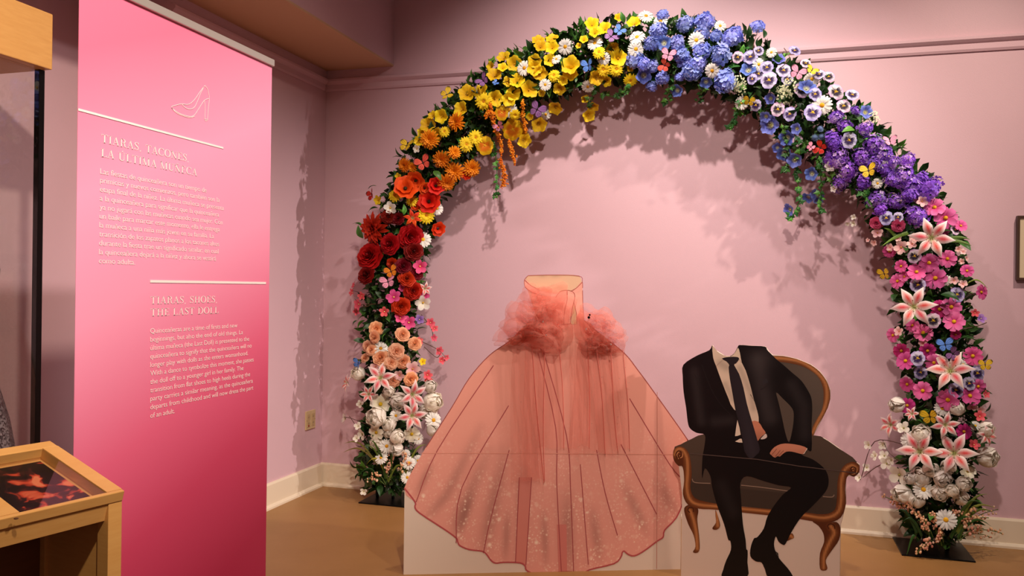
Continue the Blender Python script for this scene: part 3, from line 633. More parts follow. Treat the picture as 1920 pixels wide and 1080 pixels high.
esr = [(660, 660), (722, 705), (743, 745), (720, 780), (737, 816), (723, 853), (695, 887), (720, 925), (717, 962), (705, 1000), (315, 1022)]
for i, (t, r) in enumerate(zip(es, esr)):
    p = q1(147-i*.65, 580+43.2*i); lay(t, p, q1(*r), cz(p, 14.8))
en = ['Quinceañeras are a time of firsts and new', 'beginnings, but also the end of old things. La', 'última muñeca (the Last Doll) is presented to the', 'quinceañera to signify that the quinceañera will no', 'longer play with dolls as she enters womanhood.', 'With a dance to symbolize this moment, she passes', 'the doll off to a younger girl in her family. The', 'transition from flat shoes to high heels during the', 'party carries a similar meaning, as the quinceañera', 'departs from childhood and will now dress the part', 'of an adult.']
enr = [655, 690, 730, 745, 722, 757, 693, 735, 752, 755, 258]
for i, (t, r) in enumerate(zip(en, enr)):
    p = q2(105, 422+53.6*i); lay(t, p, q2(r, 422+53.6*i), cz(p, 13.6))
mb = MB()
for f in ([(652, 155), (628, 185), (600, 225), (572, 246), (540, 244), (512, 250), (491, 258), (500, 270), (530, 290), (575, 304), (600, 298), (625, 262), (648, 228), (673, 217)], [(652, 155), (664, 172), (670, 195), (673, 217), (668, 270), (664, 322)],
          [(664, 322), (652, 322), (653, 270), (650, 230)], [(540, 244), (555, 260), (580, 269), (602, 258), (618, 225), (632, 190), (648, 160)], [(491, 262), (520, 290), (575, 309), (602, 303)], [(650, 318), (667, 318)]):
    V, F = ribbon2([NB.uv(p) for p in smooth([q1(*a) for a in f], False)], 1.0/ppm(NB, (350, 200)))
    mb.add([(v[0], -.0016, v[1]) for v in V], F)
mb.build('high_heel_drawing', M_ink, ban)

# ------------------------------------------------------------------ glass display case
XC = .25
M_beech = mat('beech_wood', (222, 168, 98), .38, spec=.45, noise=((206, 146, 76), 14, (1, 1, 9)))
M_beech_h = mat('beech_wood_long', (224, 170, 100), .38, spec=.45, noise=((206, 148, 80), 12, (8, 1.2, 8)))
M_black = mat('black_metal', (18, 17, 17), .35, .6)
def glass_mat():
    m = bpy.data.materials.new('clear_glass'); m.use_nodes = True; nt = m.node_tree; b = nt.nodes['Principled BSDF']; out = nt.nodes['Material Output']
    nt.nodes.remove(b); t = nt.nodes.new('ShaderNodeBsdfTransparent'); t.inputs[0].default_value = (.95, .96, .95, 1)
    g = nt.nodes.new('ShaderNodeBsdfGlossy'); g.inputs['Roughness'].default_value = .01; f = nt.nodes.new('ShaderNodeFresnel'); f.inputs[0].default_value = 1.5
    x = nt.nodes.new('ShaderNodeMixShader')
    ge = nt.nodes.new('ShaderNodeNewGeometry'); k = nt.nodes.new('ShaderNodeMath'); k.operation = 'SUBTRACT'; k.inputs[0].default_value = 1; nt.links.new(ge.outputs['Backfacing'], k.inputs[1])
    k2 = nt.nodes.new('ShaderNodeMath'); k2.operation = 'MULTIPLY'; nt.links.new(k.outputs[0], k2.inputs[0]); nt.links.new(f.outputs[0], k2.inputs[1]); nt.links.new(k2.outputs[0], x.inputs[0]); nt.links.new(t.outputs[0], x.inputs[1]); nt.links.new(g.outputs[0], x.inputs[2]); nt.links.new(x.outputs[0], out.inputs['Surface']); MATS['glass'] = m; return m
M_glass = glass_mat()
hb = on((98.5, 131.5), 0, XC); ht = on((100, 37), 0, XC)
yE = hb[1]; yP = on((70, 500), 0, XC-.05)[1]
case = empty('display_case', (XC-.36, yE-.9, 0)); tag(case, 'tall glass display case with a beech header and black posts, holding a grey sequin gown', 'display case')
def cbox(name, a, b, m, bv=0, par=None):
    mb = MB().box([a[i]-case.location[i] for i in range(3)], [b[i]-case.location[i] for i in range(3)]); o = mb.build(name, m, par or case)
    return bevel(o, bv) if bv else o
X0 = XC-.66; L0 = yE-1.9
cbox('header', (X0, L0, hb[2]), (XC, yE, ht[2]+.02), M_beech_h, .004)
cbox('plinth', (X0, L0, 0), (XC, yE, .10), M_beech_h, .004)
for x in (X0+.04, XC-.05):
    for y in (L0+.05, yP): cbox('corner_post', (x-.012, y-.012, .10), (x+.012, y+.012, hb[2]), M_black)
cbox('glass_pane', (XC-.044, L0+.06, .10), (XC-.038, yP-.014, hb[2]), M_glass)
cbox('glass_pane', (X0+.05, yP+.006, .10), (XC-.064, yP+.012, hb[2]), M_glass)
# sequin gown on a stand inside
gx, gy = XC-.36, on((-94, 850), 0, XC-.36)[1]
sg = empty('sequin_gown', (gx, gy, .10)); tag(sg, 'grey sequin gown on a stand inside the glass display case', 'gown')
prof = [(.30, .0), (.285, .15), (.262, .35), (.235, .55), (.205, .72), (.165, .86), (.13, .95), (.118, 1.02), (.135, 1.12), (.16, 1.24), (.165, 1.32), (.14, 1.38)]
V = []; F = []; n = 64
for r, z in prof:
    for k in range(n):
        th = 2*math.pi*k/n; rr = r*(1+.055*math.sin(13*th+z*2)*max(0, 1-z/1.0)+.03*math.sin(5*th)*max(0, 1-z)); V.append((rr*math.cos(th)*.9, rr*math.sin(th), z))
for i in range(len(prof)-1):
    for k in range(n): F.append((i*n+k, i*n+(k+1) % n, (i+1)*n+(k+1) % n, (i+1)*n+k))
F.append(tuple((len(prof)-1)*n+k for k in range(n)))
def sequin_mat():
    m = mat('grey_sequin', (120, 116, 124), .35, .35); nt = m.node_tree; b = nt.nodes['Principled BSDF']; tc = nt.nodes.new('ShaderNodeTexCoord')
    v = nt.nodes.new('ShaderNodeTexVoronoi'); v.inputs['Scale'].default_value = 160; nt.links.new(tc.outputs['Object'], v.inputs['Vector'])
    r = nt.nodes.new('ShaderNodeValToRGB'); r.color_ramp.elements[0].color = (*lin((70, 68, 76)), 1); r.color_ramp.elements[1].color = (*lin((205, 205, 215)), 1); r.color_ramp.elements[0].position = .3; r.color_ramp.elements[1].position = .95
    nt.links.new(v.outputs['Color'], r.inputs[0]); nt.links.new(r.outputs[0], b.inputs['Base Color'])
    bp = nt.nodes.new('ShaderNodeBump'); bp.inputs['Strength'].default_value = .8; bp.inputs['Distance'].default_value = .004; nt.links.new(v.outputs['Color'], bp.inputs['Height']); nt.links.new(bp.outputs['Normal'], b.inputs['Normal']); return m
obj('skirt_and_bodice', mesh('skirt_and_bodice', V, F, smooth=True), sequin_mat(), sg)
MB().tube([(0, 0, 1.36), (0, 0, 1.46)], [.05, .045], 12).build('dress_form_neck', mat('dress_form', (190, 180, 170), .7), sg)

# ------------------------------------------------------------------ reading rail in front of the case
e1 = np.array([math.sin(.226), math.cos(.226), 0.0])
def cam_pt(px, depth): return CAM+ray(px)*depth
B0 = cam_pt((234, 920), 1.95); perp = np.array([-e1[1], e1[0], 0.0])    # up-slope, away from the reader
# far upper corner: on ray A with horizontal offset along perp from B0
dA = ray((94, 826)); Mx = np.array([[dA[0], -perp[0]], [dA[1], -perp[1]]]); tA, sA = np.linalg.solve(Mx, (B0-CAM)[:2]); A0 = CAM+dA*tA
e2 = (A0-B0); WID = np.linalg.norm(e2); e2 = e2/WID; e3 = np.cross(e1, e2); e3 = e3 if e3[2] > 0 else -e3
def rl(px):
    d = ray(px); t = ((B0-CAM)@e3)/(d@e3); Q = CAM+d*t-B0; return (Q@e1, Q@e2)     # (along, across) on the top face
rr_ = empty('reading_rail', (B0[0]-.4, B0[1]-.6, 0)); tag(rr_, 'slanted beech reading rail with glass windows over printed photographs', 'exhibit stand')
RO = np.array(rr_.location)
def slab(name, a0, a1, c0, c1, h0, h1, m, bv=0, par=None):
    P = []
    for h in (h0, h1):
        for a, c in ((a0, c0), (a1, c0), (a1, c1), (a0, c1)): P.append(B0+e1*a+e2*c+e3*h-RO)
    o = MB().hexa(P).build(name, m, par or rr_); return bevel(o, bv) if bv else o
LEN = 1.05; TH = .026
(ga1, gc1) = rl((79, 840.5)); (ga2, gc2) = rl((195, 918)); (ga3, gc3) = rl((43, 965))
gA = (ga1+ga2)/2; gC0 = (gc2+gc3)/2; gC1 = gc1; gB = ga3; div = .055
slab('frame_rail', -LEN, 0, 0, gC0, -TH, 0, M_beech, .002); slab('frame_rail', -LEN, 0, gC1, WID, -TH, 0, M_beech, .002)
slab('frame_stile', gA, 0, gC0, gC1, -TH, 0, M_beech, .0)
slab('frame_stile', gB-div, gB, gC0, gC1, -TH, 0, M_beech, .0)
slab('frame_stile', -LEN, -LEN-gA, gC0, gC1, -TH, 0, M_beech, .0)
wins = [(gB, gA), (-LEN-gA, gB-div)]
M_tray = mat('beech_tray', (196, 140, 80), .5)
def photo_mat(seed):
    m = mat('printed_photograph_%d' % seed, (20, 14, 14), .5); nt = m.node_tree; b = nt.nodes['Principled BSDF']; tc = nt.nodes.new('ShaderNodeTexCoord')
    mp = nt.nodes.new('ShaderNodeMapping'); mp.inputs['Location'].default_value = (seed*3.1, seed, 0); nt.links.new(tc.outputs['Object'], mp.inputs['Vector'])
    n1 = nt.nodes.new('ShaderNodeTexNoise'); n1.inputs['Scale'].default_value = 16; n1.inputs['Detail'].default_value = 3; n1.inputs['Distortion'].default_value = 1.2; nt.links.new(mp.outputs[0], n1.inputs['Vector'])
    r = nt.nodes.new('ShaderNodeValToRGB'); e = r.color_ramp.elements; e[0].position = .46; e[0].color = (*lin((14, 9, 10)), 1); e[1].position = .68; e[1].color = (*lin((226, 122, 84)), 1)
    q = e.new(.54); q.color = (*lin((60, 20, 18)), 1); q = e.new(.6); q.color = (*lin((196, 64, 40)), 1)
    nt.links.new(n1.outputs['Fac'], r.inputs[0]); nt.links.new(r.outputs[0], b.inputs['Base Color']); return m
for i, (a, b) in enumerate(wins):
    slab('photo_tray', a-.004, b+.004, gC0-.004, gC1+.004, -.036, -.030, M_tray)
    slab('photograph', a+.008, b-.008, gC0+.006, gC1-.012, -.030, -.0285, photo_mat(i+1))
    slab('tray_edge', a-.006, b+.006, gC1, gC1+.006, -.030, -TH, M_tray); slab('tray_edge', a-.006, b+.006, gC0-.006, gC0, -.030, -TH, M_tray)
    slab('tray_edge', b, b+.006, gC0, gC1, -.030, -TH, M_tray); slab('tray_edge', a-.006, a, gC0, gC1, -.030, -TH, M_tray)
    slab('glass_pane', a+.0005, b-.0005, gC0+.0005, gC1-.0005, -.006, -.002, M_glass)
bo = rl((30, 973)); bp_ = B0+e1*bo[0]+e2*bo[1]+e3*.001-RO
MB().blob(bp_, .005, n=10, sq=(1, 1, .4)).build('bolt', mat('bronze_bolt', (110, 74, 44), .4, .7), rr_)
# apron, end panel and legs
slab('apron', -LEN+.03, -.018, .004, .022, -TH-.045, -TH, M_beech, .001)
slab('apron', -LEN+.03, -.018, WID-.024, WID-.006, -TH-.045, -TH, M_beech, .001)
def post(name, a0, a1, c0, c1, m):
    P = []
    for top in (0, 1):
        for a, c in ((a0, c0), (a1, c0), (a1, c1), (a0, c1)):
            q = B0+e1*a+e2*c-e3*TH; q = q.copy(); 
            if not top: q[2] = 0
            P.append(q-RO)
    return bevel(MB().hexa(P).build(name, m, rr_), .0015)
post('leg', -.035, 0, .002, .045, M_beech); post('leg', -.035, 0, WID-.05, WID-.006, M_beech)
post('end_panel', -.026, -.010, .045, WID-.05, M_beech)
post('leg', -LEN, -LEN+.035, .002, .045, M_beech); post('leg', -LEN, -LEN+.035, WID-.05, WID-.006, M_beech)
post('back_panel', -LEN+.035, -.035, WID-.03, WID-.016, mat('dark_stained_panel', (120, 72, 40), .5, noise=((96, 54, 28), 10, (1, 1, 6))))

# ------------------------------------------------------------------ flower meshes (unit radius, facing +Z)
M_petal = vmat('petal', .6, .25, .22, .16)
M_leaf = vmat('leaf_green', .42, .4, .12, .22)
M_wing = vmat('butterfly_wing', .5, .3, .15, .05)
def h(c): return np.asarray(lin(c))
def petal(L=1, Wd=.3, prof=None, lift=lambda t: 0, cup=0.0, n=4, m=2, col=None, r0=0.0):
    """one petal along +X; prof = widths at even steps, lift(t) height"""
    prof = prof or [.4, .8, 1, .9, .25]; V = []; F = []; C = []
    for i in range(n+1):
        t = i/n; w = np.interp(t, np.linspace(0, 1, len(prof)), prof)*Wd/2
        for j in range(m+1):
            s = 2*j/m-1; V.append((r0+t*(L-r0), s*w, lift(t)+cup*s*s*w)); C.append(col(t, s))
    for i in range(n):
        for j in range(m): a = i*(m+1)+j; F.append((a, a+m+1, a+m+2, a+1))
    return np.array(V), F, np.array(C)
def rotz(V, a): c, s = math.cos(a), math.sin(a); return np.asarray(V)@np.array([[c, s, 0], [-s, c, 0], [0, 0, 1]])
def roty(V, a): c, s = math.cos(a), math.sin(a); return np.asarray(V)@np.array([[c, 0, -s], [0, 1, 0], [s, 0, c]])
def mix(a, b, t): t = min(1, max(0, t)); return a*(1-t)+b*t
def radial(mb, k, P, tilt=0, z=0, off=0, jit=.08, g=None):
    V, F, C = P; g = g or random
    for i in range(k):
        Q = roty(V, -tilt+g.uniform(-jit, jit)); Q = rotz(Q, off+2*math.pi*i/k+g.uniform(-jit, jit)); mb.add(Q+np.array([0, 0, z]), F, C)
def dome(r, c, z=0, n=10, flat=.5):
    mb = MB(); mb.blob((0, 0, z), r, c, n=n, m=5, sq=(1, 1, flat)); mb.C = [tuple(np.array(q)*(.8+.35*random.random())) for q in mb.C]; return mb
ROUND = [.5, .8, 1, 1, .55]; POINT = [.45, .85, 1, .75, .04]; FAN = [.25, .55, .85, 1, .8]; WIDE = [.35, .9, 1.1, 1, .5]
def f_daisy(white, k=20, center='f2b01e', wd=.23):
    mb = MB(); P = petal(1, wd, ROUND, lambda t: .10*math.sin(t*3)-.06*t, .05, col=lambda t, s: white*(.80+.2*t), r0=.12)
    radial(mb, k, P, jit=.06); P2 = (P[0]*.93, P[1], P[2]); radial(mb, k//2, P2, .08, .04, .1, .08)
    return mb, dome(.25, h(center), .07)
def f_gerbera(c1, c2, k=17, center='e0931a'):
    mb = MB()
    for L_, z, ti in ((1, 0, .0), (.85, .06, .18), (.6, .1, .35)):
        radial(mb, k, petal(L_, .27*L_+.03, [.5, .9, 1, .9, .2], lambda t: .08*math.sin(3*t)-.05*t*t, .06, col=lambda t, s: mix(c2, c1, t*1.4), r0=.1), ti, z, z*5, .1)
    return mb, dome(.2, h(center), .12)
def f_cosmos(c1, c2, center='e0a81c', k=8):
    mb = MB(); radial(mb, k, petal(1, .66, [.2, .62, .95, 1, .72], lambda t: .16*math.sin(2.4*t)-.05*t, .16, 4, 4, lambda t, s: mix(c2, c1, t*1.3)*(1-.12*abs(math.sin(s*6))), .08), .05, 0, 0, .12)
    return mb, dome(.2, h(center), .10, flat=.7)
def polar(fz, fr, col, nr=6, nt=40):
    mb = MB(); V = []; F = []; C = []
    for i in range(nr+1):
        t = i/nr
        for k in range(nt):
            th = 2*math.pi*k/nt; r = fr(t, th); V.append((r*math.cos(th), r*math.sin(th), fz(t, th))); C.append(col(t, th))
    for i in range(nr):
        for k in range(nt): F.append((i*nt+k, (i+1)*nt+k, (i+1)*nt+(k+1) % nt, i*nt+(k+1) % nt))
    mb.add(V, F, np.array(C)); return mb
def f_petunia(c1, c2, throat, vein=.25):
    mb = polar(lambda t, th: -.55*(1-t)**1.6+.10*math.sin(5*th)*t**2+.05*math.sin(11*th+1)*t**3,
               lambda t, th: (.06+.94*t**.75)*(1+.09*math.cos(5*th)*t+.04*math.sin(13*th)*t*t),
               lambda t, th: mix(throat, mix(c2, c1, (t-.2)*1.5), t*3.2)*(1-vein*(.5+.5*math.cos(10*th))**3*(1-t*.4)))
    return mb, dome(.09, throat*1.3, -.35, 6, 1)
def f_pansy(cw, ce, blotch, yel='f4c42a'):
    mb = MB()
    for ang, L_, wd, z in ((2.1, .95, .95, -.05), (1.04, .95, .95, -.02), (3.3, .9, .95, .02), (-.16, .9, .95, .04), (-1.57, 1, 1.2, .08)):
        def col(t, s, lower=abs(ang) < 1 or ang > 2.5 or ang < 0):
            c = mix(cw, ce, (t-.5)*2); return mix(blotch, c, (t-(.60-.25*abs(s) if lower else .22))*5) if t > .14 else h(yel)
        V, F, C = petal(L_, wd, [.25, .75, 1.05, 1.05, .55], lambda t: .10*math.sin(3*t), .12, 6, 4, col); V[:, 2] += .03*np.sin(V[:, 0]*9+V[:, 1]*11)
        mb.add(rotz(V, ang)+np.array([0, 0, z]), F, C)
    return mb, dome(.09, h(yel), .12, 6)
def rose_petals(layers, c_in, c_out, hgt=.6, seed=1, wave=.05):
    g = random.Random(seed); mb = MB()
    for (k, r, zt, curl, wid) in layers:
        off = g.uniform(0, 6.28)
        for i in range(k):
            th0 = off+2*math.pi*i/k+g.uniform(-.15, .15); V = []; F = []; C = []; n, m = 5, 6; ph = g.uniform(0, 6)
            rv = g.uniform(.93, 1.07)
            for a in range(n+1):
                t = a/n
                for b in range(m+1):
                    s = 2*b/m-1; th = th0+s*wid*(.35+.65*math.sin(math.pi*min(1, .15+t*.6)))
                    hh = zt*hgt*t*(1-.22*s*s*t); ro = r*rv*(.25+.75*t**.7)+curl*max(0, t-.55)**1.5*1.6
                    ro += wave*math.sin(5*s+ph)*t*t*r
                    V.append((ro*math.cos(th), ro*math.sin(th), hh-curl*.55*max(0, t-.75))); C.append(mix(c_in, c_out, .15+.7*t*(.6+.4*r)+.15*g.random()))
            for a in range(n):
                for b in range(m): q = a*(m+1)+b; F.append((q, q+m+1, q+m+2, q+1))
            mb.add(V, F, np.array(C))
    return mb
RL = [(3, .12, 1.12, .05, 1.4), (3, .22, 1.10, .10, 1.2), (4, .34, 1.02, .16, 1.0), (4, .46, .92, .22, 1.0), (5, .58, .78, .28, .85), (5, .68, .58, .34, .85), (5, .76, .34, .42, .8)]
def f_rose(c1, c2, seed):
    mb = rose_petals(RL, c1, c2, .72, seed, .07); mb.blob((0, 0, .5), .15, c1, n=7, sq=(1, 1, 1.6)); return mb, None
PL = [(3, .2, 1.2, -.05, 1.3), (4, .42, 1.2, -.10, 1.0), (5, .62, 1.1, -.10, .9), (5, .80, .9, -.05, .85), (5, .92, .6, .1, .8)]
def f_peony(c1, c2, seed): return f_bud(c1, c2, seed)
def f_bud(c1, c2, seed, tall=1.0, layers=((3, .70, .18), (3, .80, .42), (4, .90, .70), (4, .97, 1.0))):
    """closed bulb of petals wrapped over one another"""
    g = random.Random(seed); mb = MB(); mb.blob((0, 0, 0), .62, c1, n=8, m=6)
    for k, R_, tip in layers:
        off = g.uniform(0, 6)
        for i in range(k):
            th0 = off+6.283*i/k+g.uniform(-.2, .2); V = []; F = []; C = []; n, m = 6, 6; tp = tip*g.uniform(.8, 1.2); ph = g.uniform(0, 6)
            for a in range(n+1):
                t = a/n; pol = 2.5+(tp-2.5)*t
                for b in range(m+1):
                    q = 2*b/m-1; po = pol+.35*q*q*t*t; rr = R_*(1+.10*t*t*math.sin(5*q+ph)+.10*t**3); th = th0+q*(1.0+.15*math.sin(ph))*(.55+.45*math.sin(math.pi*min(1, .2+t*.6)))
                    V.append((rr*math.sin(po)*math.cos(th), rr*math.sin(po)*math.sin(th), rr*math.cos(po)*tall)); C.append(mix(c1, c2, .25+.75*t))
            for a in range(n):
                for b in range(m): x = a*(m+1)+b; F.append((x, x+m+1, x+m+2, x+1))
            mb.add(V, F, np.array(C))
    return mb, None
def f_tulip(c1, c2, seed): return f_bud(c1, c2, seed, 1.15, ((3, .78, .15), (3, .9, .35), (3, .98, .6)))
def f_poppy(c1, c2, seed):
    mb = rose_petals([(4, .55, .8, .2, 1.0), (5, .85, .55, .3, .85)], c2, c1, .7, seed, .09); return mb, dome(.16, h('3a2a12'), .12, 8)
def f_dahlia(c1, c2, k=14, wd=.3, prof=POINT, seed=2, layers=((1, 0, .0), (.88, .06, .25), (.72, .12, .5), (.52, .16, .8), (.32, .18, 1.1))):
    mb = MB(); g = random.Random(seed)
    for i, (L_, z, ti) in enumerate(layers):
        radial(mb, max(6, int(k*(1-i*.1))), petal(L_, wd, prof, lambda t: .05*math.sin(3*t), .45, 4, 2, lambda t, s: mix(c2, c1, t*.9+.1-.2*abs(s)), .05), ti, z, i*.23, .13, g)
    return mb, None
def f_blossom(c1, c2, center, k=5, wd=.78):
    mb = MB(); radial(mb, k, petal(1, wd, [.2, .7, 1.0, .95, .45], lambda t: .28*math.sin(1.7*t), .15, 4, 2, lambda t, s: mix(c2, c1, t*1.3), .05), .1, 0, 0, .12)
    return mb, dome(.13, center, .12, 6, .9)
def floret(mb, pos, nrm, r, c1, c2, g, k=4):
    q = Vector(nrm).to_track_quat('Z', 'Y').to_matrix() @ Matrix.Rotation(g.uniform(0, 6.28), 3, 'Z'); A = np.array(q)
    V = []; F = []; C = []; V.append((0, 0, 0)); C.append(c2)
    for i in range(k):
        a = 2*math.pi*i/k; b = len(V); w = math.pi/k*.95
        for (rr, da, z) in ((.62, -w, .05), (1.0, -w*.45, .16+g.uniform(-.12, .12)), (1.0, w*.45, .16+g.uniform(-.12, .12)), (.62, w, .05)):
            V.append((rr*math.cos(a+da), rr*math.sin(a+da), z)); C.append(c1*(.82+.3*g.random()))
        F += [(0, b, b+1), (0, b+1, b+2), (0, b+2, b+3)]
    mb.add((np.array(V)*r)@A.T+np.array(pos), F, np.array(C))
def f_cluster(cols, c2, n=34, r=.30, seed=3, sq=(1, 1, .75), k=4, spread=1.0):
    g = random.Random(seed); mb = MB()
    for i in range(n):
        z = 1-(i+.5)/n*1.35; th = i*2.39996; q = math.sqrt(max(0, 1-z*z)); p = np.array([q*math.cos(th)*sq[0], q*math.sin(th)*sq[1], z*sq[2]])*(.62+.38*g.random())*spread*(1+.12*math.sin(3*th+seed))
        nn = p/np.linalg.norm(p)+np.array([g.uniform(-.4, .4), g.uniform(-.4, .4), g.uniform(-.2, .4)])
        floret(mb, p, nn, r*g.uniform(.8, 1.15), cols[g.randrange(len(cols))], c2, g, k)
    return mb, None
def f_thistle(c1, c2):
    g = random.Random(4); mb = MB(); mb.blob((0, 0, 0), .62, c2, n=10, m=7)
    for i in range(110):
        z = 1-2*(i+.5)/110; th = i*2.39996; q = math.sqrt(1-z*z); d = np.array([q*math.cos(th), q*math.sin(th), z]); a = np.cross(d, [.3, .5, .8]); a = a/np.linalg.norm(a)*.05
        mb.add([d*.5+a, d*.5-a, d*g.uniform(.85, 1.0)], [(0, 1, 2)], np.array([c2, c2, c1]))
    return mb, None
def f_breath(c1, c2, n=46, seed=5):
    g = random.Random(seed); mb = MB()
    for i in range(n):
        th = g.uniform(0, 6.28); q = math.sqrt(g.random()); p = np.array([q*math.cos(th), q*math.sin(th), .55*(1-q*q)+g.uniform(-.15, .15)])
        mb.tube([(0, 0, -.6), tuple(p)], .012, 3, h('5d7a35')); floret(mb, p, (p[0]*.5, p[1]*.5, 1), .115, c1, c2, g, 5)
    return mb, None
GOLD, YEL, YEL2 = h('f8c216'), h('fcde28'), h('f0a90c')
FL = {}
def reg(key, name, label, builder): FL[key] = (name, label, builder)
wh = h('f3efe6'); red, dred = h('c8140f'), h('7a0808')
reg('da', 'daisy', 'white daisy with yellow centre', [lambda: f_daisy(wh), lambda: f_daisy(wh, 18, wd=.26)])
reg('ge', 'gerbera', 'golden yellow gerbera flower', [lambda: f_gerbera(YEL, GOLD)])
reg('pe', 'petunia', 'yellow trumpet petunia', [lambda: f_petunia(YEL, h('f5c30c'), h('cf9a08'), .12), lambda: f_petunia(h('fad424'), h('f4bc10'), h('b98a08'), .15)])
reg('pb', 'petunia', 'violet blue trumpet petunia', [lambda: f_petunia(h('7d8ad8'), h('4a52b4'), h('c9c46a'), .35), lambda: f_petunia(h('6f86dc'), h('39459f'), h('d8d8a0'), .3)])
reg('py', 'pansy', 'yellow pansy with orange throat', [lambda: f_pansy(h('f6cc22'), h('f2c010'), h('e07c10'))])
reg('pa', 'pansy', 'pale lilac pansy with dark blotches', [lambda: f_pansy(h('d9d2ee'), h('9c92d2'), h('2c1550')), lambda: f_pansy(h('e6e0ee'), h('b2a4da'), h('2a1048')), lambda: f_pansy(h('f0e6e6'), h('d0a0cc'), h('200828'))])
reg('rr', 'rose', 'bright red rose', [lambda: f_rose(dred, red, 1), lambda: f_rose(dred, h('d2190f'), 2)])
reg('rd', 'rose', 'dark red rose', [lambda: f_rose(h('4a0505'), h('8e0a0c'), 3)])
reg('rp', 'rose', 'peach rose', [lambda: f_rose(h('f0a06c'), h('fdd0ac'), 4), lambda: f_rose(h('ea945e'), h('fcc69c'), 5)])
reg('rk', 'rose', 'small deep pink rose', [lambda: f_rose(h('b02058'), h('e46a94'), 6)])
reg('dh', 'dahlia', 'large red dahlia', [lambda: f_dahlia(h('dc1a1c'), h('84080c'))])
reg('mu', 'chrysanthemum', 'orange chrysanthemum', [lambda: f_dahlia(h('f9a01c'), h('e86a08'), 18, .2, ROUND, 5, ((1, 0, .05), (.9, .08, .3), (.76, .16, .55), (.58, .22, .8), (.4, .25, 1.05), (.22, .28, 1.3)))])
reg('po', 'poppy', 'red orange poppy', [lambda: f_poppy(h('f0420c'), h('c41c04'), 7), lambda: f_poppy(h('f4661a'), h('d02c06'), 8)])
reg('bp', 'blossom', 'hot pink five-petalled blossom', [lambda: f_blossom(h('ee5f98'), h('d4286a'), h('f6d27a'))])
reg('bc', 'blossom', 'small coral pink blossom', [lambda: f_blossom(h('ee6a78'), h('d83a4e'), h('f4dca0'), 5, .7)])
reg('bw', 'blossom', 'white blossom with yellow centre', [lambda: f_blossom(wh, h('f2e6c8'), h('e6b424'))])
reg('bk', 'blossom', 'blush pink cherry blossom', [lambda: f_blossom(h('f6cfc8'), h('ee9aa0'), h('d8a050'))])
reg('by', 'blossom', 'small yellow blossom', [lambda: f_blossom(YEL, GOLD, h('c88a10'))])
reg('bv', 'blossom', 'small violet blossom', [lambda: f_blossom(h('a47ac0'), h('6a3a90'), h('e8d8a0'))])
reg('co', 'cosmos', 'pink cosmos with yellow centre', [lambda: f_cosmos(h('ec74b0'), h('d83c86')), lambda: f_cosmos(h('e45fa2'), h('c02a72'))])
reg('cd', 'cosmos', 'deep magenta cosmos', [lambda: f_cosmos(h('c8307e'), h('8e124e'), 'c8901c')])
reg('cw', 'cosmos', 'creamy white cosmos', [lambda: f_cosmos(h('f4efdc'), h('efe4b8'), 'd8b020', 7)])
reg('pw', 'peony', 'creamy white peony', [lambda: f_peony(h('f4e8d6'), h('fbf4ea'), 9), lambda: f_peony(h('f2e6d2'), h('faf2e6'), 10)])
reg('tw', 'tulip', 'white tulip bud', [lambda: f_tulip(h('f4ecda'), h('fbf4ea'), 11)])
reg('dg', 'dogwood', 'white dogwood flower on a thin stem', [lambda: f_blossom(h('f6f0e2'), h('f0e4c8'), h('b8b060'), 4, .85)])
bl = [h('9db2f2'), h('b8c6fa'), h('8a9ee8'), h('a8a8f0'), h('cad4fc')]
reg('hy', 'hydrangea', 'cornflower blue hydrangea head', [lambda: f_cluster(bl, h('8593e4'), 40, .42, 3, (1, 1, .6)), lambda: f_cluster(bl, h('8d9ae8'), 38, .44, 13, (1, .9, .55)), lambda: f_cluster(bl, h('8996e6'), 40, .43, 23, (.9, 1, .65))])
li = [h('8a4cd0'), h('a064dc'), h('7038bc'), h('b486e4'), h('9656d2')]
reg('li', 'lilac', 'purple lilac cluster', [lambda: f_cluster(li, h('7a44b8'), 84, .21, 6, (1.1, .75, .7), 4), lambda: f_cluster(li+[h('d0aee4')], h('8450c0'), 80, .22, 16, (.8, 1.1, .65), 4), lambda: f_cluster(li+[h('c79ad8'), h('e4c8e4')], h('8c5ac4'), 84, .20, 26, (1.15, .8, .6), 4)])
reg('th', 'thistle', 'small steel blue thistle head', [lambda: f_thistle(h('8fa2c8'), h('5a6c94'))])
reg('br', 'queen_annes_lace', 'airy greenish white flower spray', [lambda: f_breath(h('eef0d4'), h('d8d880'))])
FMESH = {}
def flower_meshes(key):
    if key not in FMESH:
        L_ = []
        for b in FL[key][2]:
            p, c = b(); L_.append((p.mesh(FL[key][0], True), c.mesh('flower_center', True) if c else None))
        FMESH[key] = L_
    return FMESH[key]

# ------------------------------------------------------------------ the arch
arch = empty('flower_arch', (2.2, -.175, 0)); tag(arch, 'rainbow arch of artificial flowers, leaves and butterflies on black base plates', 'flower arch')
AO = np.array(arch.location)
YA = -.185
cpx = [(722, 950), (722, 900), (730, 850), (735, 760), (735, 680), (735, 600), (742, 520), (755, 440), (785, 350), (840, 270), (920, 190), (1020, 135), (1130, 98), (1250, 98), (1360, 118), (1460, 175), (1560, 250), (1650, 330), (1712, 420), (1742, 520), (1755, 620), (1768, 720), (1768, 820), (1755, 920), (1755, 1010)]
CL = np.array([on(p, 1, YA)[[0, 2]] for p in cpx]); CL[0, 1] = 0; CL[-1, 1] = 0
CLs = np.array(smooth(CL, False, 8)); CLs[:, 1] = np.maximum(CLs[:, 1], 0)
seg = np.r_[0, np.cumsum(np.linalg.norm(np.diff(CLs, axis=0), axis=1))]; LENA = seg[-1]
def along(s): return np.array([np.interp(s, seg, CLs[:, 0]), np.interp(s, seg, CLs[:, 1])])
